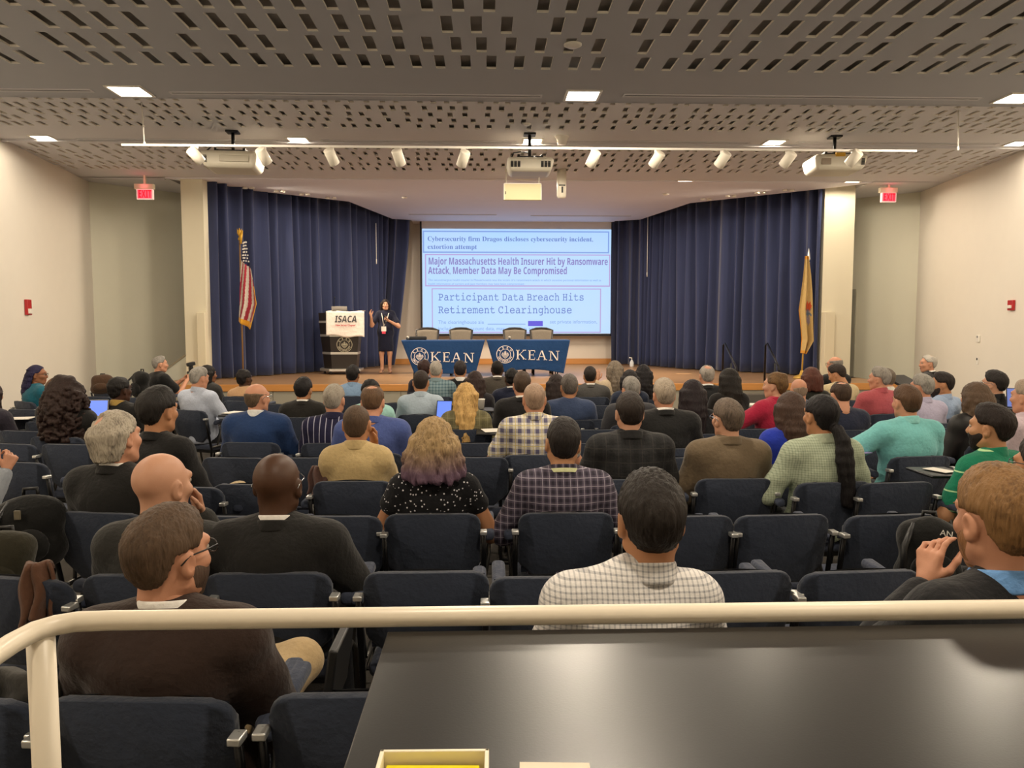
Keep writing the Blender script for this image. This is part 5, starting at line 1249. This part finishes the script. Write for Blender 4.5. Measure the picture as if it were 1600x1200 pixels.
# --- sixth
PP('sweater', 402, 599.6, 6.15, 'person in navy sweater over pale collar, wearing glasses', 'pink', ('fringe', '5a4a3a', .035), by=6, hy=30, glasses=2, top=fabric('223a64'), collar='dfe0dc', off=.02, sw=.215, bulk=1.2)
PP('pin', 522, 600, 6.1, 'person in navy shirt with white pinstripes', 'pink', ('short', '7a6f62', .01, hairmat('6e6459', 'a39a8c')), hy=8, top=fabric('22213c', 'pin', 'b8b8cc', per=.048), collar=fabric('22213c'), sw=.2, bulk=1.15)
PP('hidden', 90, 590, 7.5, 'person mostly hidden between teal blouse and black hooded top', 'fair', ('short', '5a3f2c', .015), by=16, top=fabric('2a2a2c'), sw=.16)
PP('curl', 106, 588, 6.5, 'person in black hooded top at left below the teal blouse', 'brown', ('curly', '241713', .42), by=8, hy=14, top=fabric('1a1918'), off=.022, jcol=fabric('1a1918'), sw=.19, bulk=1.12, hs=1.02)
PP('blond', 728, 597, 6.85, 'person in olive tweed jacket', 'fair', ('wavy', 'a87c42', .42, .92, hairmat('936a36', 'd8b070')), top=fabric('77704f', 'plaid', '5f5a42', '8f886a', per=.07), off=.018, sw=.165, jcol=fabric('77704f'))
PP('dark6', 187, 587, 7.3, 'person in black sweater with gold neckline and glasses', 'deep', ('afro', '120f0e', .014), by=14, hy=30, glasses=1, top=fabric('1b1a19'), collar=fabric('a88a4a'), off=.016, sw=.185, bulk=1.05)
PP('longdk', 1082, 592, 6.5, 'person in black top directly right of white-collared black suit', 'tan', ('long', '1c1417', .36, 1.15), top=fabric('1c1b1e'), sw=.165)
PP('navysuit', 1314, 595.6, 6.7, 'person in navy suit looking down, left of aqua polo', 'pink', ('spot', '3a2c22'), hp=14, sw=.19, bulk=1.1, **suit('23283a'))
PP('greysuit', 986, 588, 7.1, 'person in charcoal jacket with tilted head above plaid blazer', 'pink', ('short', '6a6660', .009, hairmat('55514c', '96918a')), by=-4, hy=-8, sw=.19, top=fabric('3a3a3e'), jcol=fabric('3a3a3e'), off=.02)
PP('bluesw', 889.5, 585, 7.5, 'person in slate blue sweater left of charcoal jacket', 'tan', ('short', '332e2b', .014, hairmat('2a2624', '6a625c')), sw=.2, bulk=1.12, top=fabric('3c4a68'), off=.02)
PP('blk7', 816, 580, 7.2, 'person in black suit between bold plaid shirt and brown grey suit', 'pink', ('short', '3f3126', .008), hy=6, sw=.2, bulk=1.1, hs=1.03, **suit('201f20'))
PP('lav', 1441, 584, 7.1, 'person in lavender shirt just ahead of aqua polo', 'pink', ('short', '77726a', .010, hairmat('66625c', '9a958c')), by=-12, hy=-28, top=fabric('b4aec6'), collar=fabric('b4aec6'), sw=.19, bulk=1.1)
PP('ltblue', 1472, 581, 7.5, 'person in light blue shirt facing left beside lavender shirt', 'tan', ('short', '201a18', .012), by=-28, hy=-62, hp=6, top=fabric('9fb4d2'), collar=fabric('9fb4d2'), sw=.2, bulk=1.12, beard='241c18')
PP('blkr', 1554, 579, 7.1, 'person in black polo with glasses near the right wall', 'fair', ('short', '1e1a18', .016), by=-16, hy=-35, glasses=2, top=fabric('1c1c1e'), collar=fabric('1c1c1e'), sw=.185)
PP('crim', 1211, 580, 6.9, 'person in crimson jacket turned left with arm stretched out', 'fair', ('bun', '4a3524', (.0, -.075, .085), hairmat('33251a', '6e5232')), by=-22, hy=-50, arms='outL', top=fabric('a82440'), off=.02, jcol=fabric('a82440'), sw=.185, bulk=1.1)
PP('baldr', 1248, 595.6, 7.9, 'person mostly hidden between crimson jacket and royal blue jacket', 'pink', ('fringe', '7a6a5a', .01), hp=10, top=fabric('5a6070'), sw=.18)
PP('salmon', 1374, 573, 7.9, 'person in salmon red polo looking left', 'pink', ('short', '777066', .013, hairmat('66605a', '958e84')), by=-10, hy=-48, top=fabric('b0555a'), collar=fabric('b0555a'), sw=.205, bulk=1.12, slv='half')
PP('mint', 579, 592, 7.7, 'person in mint shirt hidden behind bright blue blazer', 'tan', ('afro', '171413', .022), top=fabric('a5d4cc'), collar=fabric('a5d4cc'), sw=.18)
PP('blksuit2', 474, 590, 7.8, 'person in black suit between navy sweater and white pinstripes', 'tan', ('short', '171414', .018), hy=8, sw=.18, **suit('23211e'))
PP('pale', 657.5, 578.6, 8.0, 'person in pale blue shirt seated beside a lit tablet', 'tan', ('short', '2a211c', .008), top=fabric('b0bfcc'), collar=fabric('b0bfcc'), sw=.185, arms='desk', bulk=1.05)
PP('ltgrey', 311, 573, 8.5, 'person in pale blue shirt writing on a tablet arm', 'pink', ('short', '77726c', .010, hairmat('66625c', '9c978f')), by=24, hy=34, hp=6, top=fabric('b9c1d2'), collar=fabric('b9c1d2'), sw=.2, bulk=1.16, arms='desk')
PP('dk8', 742, 579, 8.7, 'person in dark top just ahead of the olive tweed jacket', 'tan', ('long', '2a1c18', .36, 1.05), top=fabric('222024'), sw=.165)
PP('navy9', 800, 574, 9.1, 'person in navy suit and white collar near right tablecloth', 'dark', ('afro', '141110', .012), hp=4, sw=.18, **suit('20253a'))
PP('longfem', 869, 584, 8.4, 'person in black between bold plaid and slate blue sweater', 'tan', ('long', '221816', .30), top=fabric('1b1b1e'), sw=.16)
PP('teal', 58, 570, 9.5, 'person in teal blouse by the left wall facing right', 'brown', ('braids', '221a20', hairmat('18131a', '2c2848')), by=34, hy=76, glasses=1, top=fabric('175a6c'), off=.016, sw=.19, bulk=1.2)
PP('greycol', 1104.5, 570, 8.7, 'person in black suit with white collar band near stage handrails', 'pink', ('spot', '8a8076', hairmat('6e675f', 'a59c92')), sw=.19, bulk=1.1, lanyard='e6e4dc', **suit('1f2022'))
PP('wavyblk', 1138, 574.7, 7.9, 'person in black beside the white collar band, facing left', 'tan', ('long', '17130f', .38, 1.1), by=-14, hy=-26, top=fabric('1d1b1a'), sw=.17, hr=6)
PP('cream', 1308, 569, 9.4, 'person in cream jacket looking down to the left', 'tan', ('short', '2a211c', .014), by=-10, hy=-45, hp=22, top=fabric('bfae88'), jcol=fabric('bfae88'), off=.02, sw=.2, bulk=1.1, lean=.12)
PP('auburn', 1267, 573, 8.3, 'person in dark green top below the buff flag', 'fair', ('bob', '4a2a20', .14, 1.1), by=-10, top=fabric('23251f'), sw=.165)
PP('jetblk', 984, 577, 9.0, 'person in dark navy top just ahead of the charcoal jacket', 'tan', ('long', '151112', .26), top=fabric('222a3c'), sw=.165)
PP('wsh', 1386, 576, 9.2, 'person in white shirt hidden behind salmon polo', 'fair', ('short', '5a5046', .012), by=-10, top=fabric('d9d5cc'), collar=fabric('d9d5cc'), sw=.17)
PP('gsuit', 922, 572.5, 9.9, 'person in grey suit and white collar near stage centre', 'tan', ('short', '231c19', .010), hy=6, sw=.2, **suit('4a4846'))
PP('creamf', 960, 563, 10.1, 'person in cream blouse with one hand raised', 'fair', ('long', '4a4038', .28, 1.0, hairmat('3a322c', '857868')), by=-6, hy=-18, top=fabric('d0bda0'), sw=.165, arms='raiseL')
PP('blkf', 1005, 569, 9.5, 'person in black top near the spray bottle on stage', 'tan', ('long', '131012', .26), top=fabric('17171a'), sw=.16)
PP('blue10', 551, 571, 10.1, 'person in blue shirt in front of the podium', 'brown', ('short', '171312', .018), top=fabric('7f9ab8'), collar=fabric('7f9ab8'), sw=.19)
PP('chk', 681, 564, 10.0, 'person in blue green check shirt in front of left tablecloth', 'pink', ('short', '8d857a', .009, hairmat('7a7268', 'aaa296')), top=fabric('7f959a', 'gingham', '46606c', per=.04), collar=fabric('7f959a'), sw=.205, bulk=1.15)
PP('redcurl', 663, 562, 10.7, 'person mostly hidden beside the blue green check shirt', 'fair', ('afro', '2e1c18', .025), top=fabric('2a2630'), sw=.16)
PP('blkw', 719, 564, 10.5, 'person in black sweater and white collar before left tablecloth', 'tan', ('short', '262020', .016), top=fabric('19191b'), collar=WH, sw=.18)
PP('dgs', 777, 563, 10.4, 'person in dark brown grey suit before right tablecloth', 'deep', ('buzz', '15110f'), sw=.21, bulk=1.12, **suit('47413a'))
PP('tanw', 382, 579, 10.1, 'person in tan top below the striped flag', 'dark', ('bun', '15100f', (0, -.05, .10)), by=14, hy=30, top=fabric('b8936e'), sw=.17)
PP('dkjack', 325, 570, 10.4, 'person in dark jacket beside the writing pale blue shirt', 'brown', ('long', '15110f', .2), by=26, hy=55, top=fabric('2c2b2a'), off=.02, sw=.17)
PP('photo', 250, 556, 11.6, 'person in black T-shirt aiming a camera, backpack on back', 'pink', ('short', '77716a', .009, hairmat('66615b', '98928a')), by=42, hy=60, top=fabric('171717'), slv='half', arms='camera', sw=.2, bulk=1.1, off=.016)
PP('old', 1450, 554, 10.3, 'person in black suit facing left by the right wall', 'pink', ('spot', 'a09a90', hairmat('8d877e', 'b8b2a8')), by=-40, hy=-80, sw=.205, bulk=1.15, **suit('1b1b1c'))
PP('blkg', 1304, 557.6, 10.5, 'person in black jacket and glasses beside the cream jacket', 'pink', ('fringe', '6a655e', .06), by=-20, hy=-40, glasses=1, top=fabric('1c1c1d'), off=.02, sw=.19)
PP('edgeL', -15, 596, 7.3, 'person in dark top cut by the left picture edge', 'fair', ('long', '2a1e1a', .24), by=14, top=fabric('2a2630'), sw=.17)
PP('handL', -143, 655, 4.25, 'person outside left edge with grey cuff and fist in view', 'pink', ('short', '4a3c30', .012), by=12, top=fabric('8a8f96'), sw=.19, J={'E1': (.27, .16, .74), 'W1': (.26, .28, .90), 'd1': (.15, .4, .9), 'n1': (-.9, .3, 0), 'c1': 1.1})
PP('edgeR', 1626, 684, 3.3, 'person in dark shirt and glasses cut by right edge', 'tan', ('short', '2a2420', .014), by=-20, hy=-30, glasses=1, top=fabric('3a3638'), sw=.19)
# --- speaker on the stage
PRES = atz(602, 583, ZST)
phd = at(602, 467, PRES.y+.02)
pr = person(602, 467, PRES.y, 'person in navy dress speaking on stage with handheld microphone', 'fair', ('bob', '1b1414', .19, 1.15), top=fabric('13162a'), slv='half', off=.012, by=176, hy=170, stand=True, base=ZST, skirt=.50, sw=.165, bulk=1.0, seat=False, group='speaker on stage', shoes='c9a184', fine=4.5,
  J={'E1': (.30, .06, 1.08), 'W1': (.30, .20, 1.27), 'd1': (.12, .35, 1.0), 'n1': (-.8, .5, .2), 'c1': .25, 'E-1': (-.30, .08, 1.06), 'W-1': (-.10, .24, 1.18), 'd-1': (.75, .25, .35), 'n-1': (.2, -.2, 1.0), 'c-1': .95})
po, PHM, PE, PW, phz, pzs = pr
mw = Matrix.Translation(po.location) @ Matrix.Rotation(po.rotation_euler[2], 4, 'Z')
hb = Vector(PW[-1])+Vector((.085, .045, .03))
e = empty('microphone', mw @ hb); e.rotation_euler = (0, 0, po.rotation_euler[2])
mb = MB(); mb.tube([(-.0, .02, -.10), (0, -.0, .04)], [.011, .014], 10); mb.build('handle', M_black, e)
mb = MB(); mb.lathe([(.012, 0), (.024, .012), (.027, .03), (.022, .048), (.01, .056)], 14, M=Matrix.Translation((0, -.0, .04)) @ Matrix.Rotation(R(8), 4, 'X')); mb.build('grille', mat('2a2a2c', .5, .5), e); tag(e, 'black handheld microphone in the hand of the navy dress speaker', 'microphone')
# lanyard and badge worn by the speaker
e = empty('name_badge', mw @ Vector((.03, .155, pzs-.36))); e.rotation_euler = (0, 0, po.rotation_euler[2])
mb = MB(); mb.box((-.055, -.0, -.05), (.055, .006, .06), bev=.003); mb.build('card', M_white, e)
mb = MB(); mb.box((-.04, .0, -.105), (.04, .006, -.05), bev=.002); mb.build('ribbon', mat('e0405a', .5), e)
mb = MB()
for s in (-1, 1): mb.tube([(-.03+s*.085, -.20, .37), (-.03+s*.075, -.06, .34), (-.03+s*.055, -.005, .25), (0, .0, .06)], .0075, 6)
mb.build('lanyard', mat('e6e2d6', .6), e); tag(e, 'white name badge with red ribbon on the navy dress speaker', 'badge')
# ------------------------------------------------------------------ empty chairs
for (px, py, hd_, lab) in (
 (36, 640, 16, 'second empty navy armchair in front of teal blouse'), (29, 656, 15, 'empty navy armchair with white papers on it at left'),
 (30, 674, 14, 'empty navy armchair at left between papers chair and darker rows'), (12, 694, 14, 'empty navy armchair at left, one row before the raised fist'), (20, 723, 12, 'empty navy armchair beside the raised fist at left edge'),
 (104, 695, 10, 'empty navy armchair directly below the black hooded top at left'), (163, 604, 16, 'empty navy armchair with brown bag in front-left row'), (150, 620, 15, 'empty navy armchair below the brown bag'), (212, 622, 15, 'empty navy armchair behind the photographer, second row'),
 (364, 716, 6, 'empty navy armchair above crossed khaki knee, left of aisle'), (478, 716, 2, 'empty navy armchair behind the brown draped bag'), (374, 627, 14, 'empty navy armchair below tan top near striped flag'), (425, 632, 10, 'empty navy armchair right of navy sweater head'),
 (392, 758, 5, 'empty navy armchair left of the thin white collar black suit'), (282, 762, 8, 'empty navy armchair between khaki crossed legs and dark grey suit'), (621, 630, 0, 'empty navy armchair left of pale blue shirt'),
 (741, 693, 0, 'empty navy armchair below olive tweed jacket, second behind'), (742, 715.5, 0, 'empty navy armchair right of the white-dotted blouse'), (934, 672, 0, 'empty navy armchair left of dark plaid blazer, upper'), (930, 693, 0, 'empty navy armchair left of dark plaid blazer, lower'), (950, 656, -2, 'empty navy armchair between slate sweater and plaid blazer'), (932, 634, -2, 'empty navy armchair beside grey suit near stage'),
 (1094, 671, -3, 'empty navy armchair between black suit and taupe blazer'), (1178, 671, -4, 'empty navy armchair right of taupe blazer head'), (1052, 716, -2, 'empty navy armchair between dark plaid and taupe blazers'), (1206, 693, -4, 'empty navy armchair below royal blue jacket'), (1354, 690, -8, 'empty navy armchair under the outstretched aqua polo arm'), (1497, 669, -16, 'empty navy armchair right of aqua polo, angled left'), (1405, 755, -6, 'empty navy armchair behind the aqua polo chair'),
 (1226, 806, -3, 'empty navy armchair right of gingham shirt, behind taupe blazer'), (1398, 806, -5, 'empty navy armchair holding a black bag near hand at chin'), (1074, 808, -2, 'empty navy armchair partly behind gingham head'), (518, 808, 2, 'empty navy armchair right shoulder side of black suit'), (352, 808, 4, 'empty navy armchair left of black suit, behind cuff'), (665, 896, 0, 'empty navy armchair nearest the rail at centre left'), (866, 904, 0, 'empty navy armchair nearest rail, left of gingham shirt'), (1146, 896, -3, 'empty navy armchair nearest rail, right of gingham shirt'), (1352, 895, -4, 'empty navy armchair nearest rail, left of hand at chin'), (10, 905, 12, 'empty navy armchair at left edge with brown coat beside'),
 (566, 1090, 0, 'empty navy armchair below rail, half hidden by black counter'), (-105, 1097, 6, 'navy armchair below rail at left edge holding grey cloth'), ):
    chair_px(px, py, hd_, lab)
# ------------------------------------------------------------------ things people brought
def pack(px, py, Y, s, m, lab, rz=0, name='backpack', strap=True, fl=1.0):
    p = at(px, py, Y); e = empty(name, (p.x, Y, p.z), rz); f = Field()
    f.ell((0, 0, 0), (.17*s, .11*s, .22*s*fl), k=.04); f.cap((-.10*s, 0, -.14*s*fl), (.10*s, 0, -.14*s*fl), .10*s, .10*s, .06); f.cap((-.09*s, .01, .1*s*fl), (.09*s, .01, .1*s*fl), .09*s, .09*s, .06)
    V, Q = f.mesh(.012, wob(int(px), .007, 14, 14, 15)); Acc().add(V, Q).build('body', m, e)
    f = Field(); f.ell((0, -.11*s, -.08*s*fl), (.13*s, .05*s, .11*s*fl), k=.03); V, Q = f.mesh(.012, wob(int(px)+2, .005, 18, 18, 18)); Acc().add(V, Q).build('front_pocket', m, e)
    mb = MB(); mb.tube([(-.04*s, .03, .19*s*fl), (-.035*s, .03, .25*s*fl), (.035*s, .03, .25*s*fl), (.04*s, .03, .19*s*fl)], .009, 8); mb.build('handle', M_black, e)
    if strap:
        mb = MB(); mb.tube([(-.10*s, -.02, .18*s*fl), (-.17*s, -.1, .06*s), (-.17*s, -.10, -.12*s), (-.12*s, -.04, -.2*s*fl)], .014, 8); mb.build('strap', M_black, e)
    tag(e, lab, 'bag'); return e
M_bagb = fabric('131312', rough=.8)
pack(48, 828, 3.7, .78, M_bagb, 'large black backpack in left aisle beside black suit', .3)
mb = MB(); p = at(27, 805, 3.6); mb.box((-.014, -.006, -.022), (.014, .006, .022), bev=.003); o = mb.build('luggage_tag', mat('6a6250', .5)); o.location = p; tag(o, 'small grey tag hanging on the large black backpack', 'tag')
pack(220, 600, 11.3, .85, M_bagb, 'black backpack worn on the back of the photographer', -.6)
pack(8, 882, 2.95, .55, fabric('2d2a1e'), 'dark olive bag on the chair at left edge', .2, 'shoulder_bag', False)
pack(1452, 862, 3.25, .68, M_bagb, 'black soft bag with pale lettering on chair near hand at chin', -.35, 'shoulder_bag')
p = at(1484, 813, 3.1); text('lettering', 'AN', .035, mat('cfcac0', .6), None, (0, 0, 0)); o = bpy.context.scene.objects[-1] if False else [x for x in COL.objects if x.name.startswith('lettering')][-1]
o.parent = [x for x in COL.objects if x.get('label', '').startswith('black soft bag')][0]; o.location = (.02, -.09, .10); o.rotation_euler = (R(70), R(8), 0)
pack(160, 599, 10.9, .75, fabric('4a3628'), 'brown bag lying on front-left armchair', .2, 'shoulder_bag', False, .7)
def drape(px, py, Y, w, h, m, lab, rz=0, name='coat', seed=1):
    p = at(px, py, Y); mb = MB()
    def fn(u, v):
        a = (u-.5)*w*(.8+.45*v); fold = math.sin(u*15+seed+v*1.2)*.018*(.25+v)+math.sin(u*6.3+seed*2)*.014
        if v < .22: t = v/.22*math.pi/2; y, z = .05*math.cos(t), .04*math.sin(t)-.04
        else: y, z = -.01*(v-.22), -h*(v-.22)*(1+.10*math.sin(u*7+seed))
        return Vector((a+.008*math.sin(v*9+u*4), y-.02+fold-.03*v, z))
    mb.grid(fn, 40, 24); o = mb.build(name, m, None, solid=1); thicken(o, .012); o.location = p; o.rotation_euler = (0, 0, rz); tag(o, lab, 'coat'); return o
drape(60, 878, 2.75, .10, .26, fabric('5d4030'), 'brown coat hanging over a chair arm at left', .2)
drape(500, 728, 4.6, .11, .22, fabric('5e4640'), 'brown striped jacket draped beside tan polo shirt', 0, 'jacket', 4)
drape(10, 1045, 1.98, .30, .12, fabric('3c3a36'), 'grey coat bundled on the chair behind rail post', 0, 'coat', 6)
def slab(name, px, py, Y, w, d, h, m, lab, cat, rz=0, rx=0, m2=None):
    p = at(px, py, Y); mb = MB(); mb.box((-w/2, -d/2, 0), (w/2, d/2, h), bev=min(.003, h*.3))
    o = mb.build(name, m); o.location = p; o.rotation_euler = (rx, 0, rz)
    if m2: q = MB(); q.box((-w/2+.008, -d/2+.008, h), (w/2-.008, d/2-.008, h+.001)); q.build('screen', m2, o)
    tag(o, lab, cat); return o
M_scr = mat('5f7ee0', .3, em=.5); M_paper = mat('e9e4d8', .7)
slab('paper_sheets', 24, 654, 7.45, .30, .22, .004, M_paper, 'white papers lying on an armchair at left', 'papers', .2)
slab('notepad', 366, 645, 8.35, .16, .22, .008, M_paper, 'notepad under the writing hand on tablet arm', 'notepad', -.3)
slab('phone_tablet', 694, 642, 7.75, .16, .22, .008, M_black, 'tablet with lit blue screen beside pale blue shirt', 'tablet', -.1, R(62), M_scr)
slab('notebook', 768, 673, 6.55, .15, .2, .006, M_paper, 'open pale notebook on tablet arm right of olive tweed jacket', 'notebook', .2)
slab('phone_tablet', 1584, 622, 6.9, .12, .2, .008, M_black, 'tablet with dim blue screen beside black polo', 'tablet', -.5, R(60), mat('5a6aa8', .3, em=.4))
slab('paper_sheets', 1334, 706, 5.3, .14, .2, .006, mat('8f8ab8', .6), 'lavender booklet beside aqua polo shirt', 'booklet', .4)
slab('paper_sheets', 1468, 735, 4.65, .10, .16, .004, M_paper, 'white leaflet in front of green striped polo', 'leaflet', .4)
slab('folder', 1408, 596, 9.6, .34, .28, .03, M_black, 'dark folder on the lap of black suit by right wall', 'folder', .3, R(20))
slab('paper_sheets', 1166, 634, 8.2, .34, .2, .02, M_paper, 'white sheet on a tablet arm left of crimson jacket', 'papers')
def tablet_arm(px, py, Y, lab, dz=.0):
    p = at(px, py, Y); e = empty('tablet_arm', (p.x, Y, p.z+dz)); mb = MB(); mb.box((-.13, -.14, -.02), (.13, .16, -.002), bev=.008); mb.build('panel', M_black, e)
    mb = MB(); mb.tube([(.10, -.1, -.02), (.15, -.12, -.12), (.15, -.1, -p.z-dz)], .011, 8); mb.build('support', M_steel, e); tag(e, lab, 'tablet arm', 'fold-out tablet arms')
tablet_arm(366, 646, 8.35, 'black tablet arm under the notepad of pale blue shirt'); tablet_arm(694, 648, 7.75, 'black tablet arm under the lit tablet', -.05); tablet_arm(768, 673.5, 6.55, 'black tablet arm under the open notebook'); tablet_arm(752, 639, 7.9, 'black tablet arm under the white paper cup')
tablet_arm(1584, 629, 6.9, 'black tablet arm beside black polo by right wall', -.04); tablet_arm(1166, 635, 8.2, 'black tablet arm under the white sheet left of crimson jacket'); tablet_arm(128, 663, 6.95, 'black tablet arm under the laptop', -.02); tablet_arm(1468, 736, 4.65, 'black tablet arm under the white leaflet')
# laptop near curly hair
p = at(128, 648, 6.95); e = empty('laptop', (p.x, p.y-.06, p.z-.1), .1); mb = MB(); mb.box((-.16, 0, 0), (.16, .22, .015), bev=.003); mb.build('base', M_steel, e)
mb = MB(); mb.box((-.16, 0, 0), (.16, .008, .21), bev=.003, M=Matrix.Translation((0, .22, .012)) @ Matrix.Rotation(R(-15), 4, 'X')); s_ = mb.build('lid', M_steel, e); mb = MB(); mb.box((-.15, -.002, .01), (.15, 0, .2), M=Matrix.Translation((0, .22, .012)) @ Matrix.Rotation(R(-15), 4, 'X')); mb.build('screen', M_scr, s_); tag(e, 'laptop with lit blue screen right of the black hooded top at left', 'laptop')
# paper cup
p = at(752, 632, 7.9); mb = MB(); mb.lathe([(.028, -.045), (.038, .05), (.040, .052), (.040, .056), (.035, .058), (.02, .06)], 18); o = mb.build('paper_cup', M_white); o.location = p; tag(o, 'white paper cup standing right of the olive tweed jacket', 'cup')
# photographer's camera
po_, _, _, pw_, _, _ = EX['photo']; mw = Matrix.Translation(po_.location) @ Matrix.Rotation(po_.rotation_euler[2], 4, 'Z')
c = mw @ Vector((.02, .40, pw_[1][2]+.075)); e = empty('camera_with_flash', c, po_.rotation_euler[2])
mb = MB(); mb.box((-.075, -.03, -.05), (.075, .04, .05), bev=.012, seg=3); mb.box((-.03, -.02, .05), (.03, .03, .075), bev=.006); mb.build('body', M_black, e)
mb = MB(); mb.lathe([(.035, 0), (.036, .05), (.041, .06), (.041, .11), (.034, .112), (.03, .10)], 20, M=Matrix.Translation((0, .035, -.01)) @ Matrix.Rotation(-math.pi/2, 4, 'X')); mb.build('lens', M_black, e)
mb = MB(); mb.box((-.03, -.02, .075), (.03, .03, .14), bev=.006); mb.box((-.035, -.02, .13), (.035, .10, .185), bev=.01, M=Matrix.Rotation(R(12), 4, 'X')); mb.build('flash_unit', M_black, e); mb = MB(); mb.box((-.025, -.034, -.03), (.025, -.0305, .02)); mb.build('screen', mat('3f8a70', .3, em=.3), e)
tag(e, 'black camera with flash held up by the person in black T-shirt', 'camera')
# tablet arm folded beside the brown jacket chair
p = at(522, 1040, 1.9); e = empty('folded_tablet_arm', (p.x, 1.95, p.z)); mb = MB(); mb.box((-.012, -.10, -.13), (.012, .16, .06), bev=.006, M=Matrix.Rotation(R(8), 4, 'Y')); mb.build('panel', M_black, e); mb = MB(); mb.tube([(0, .02, -.13), (0, .03, -.45), (-.05, .05, -p.z+.02)], .011); mb.build('support', M_blackm, e); tag(e, 'folded black tablet arm beside the brown jacket', 'tablet arm')
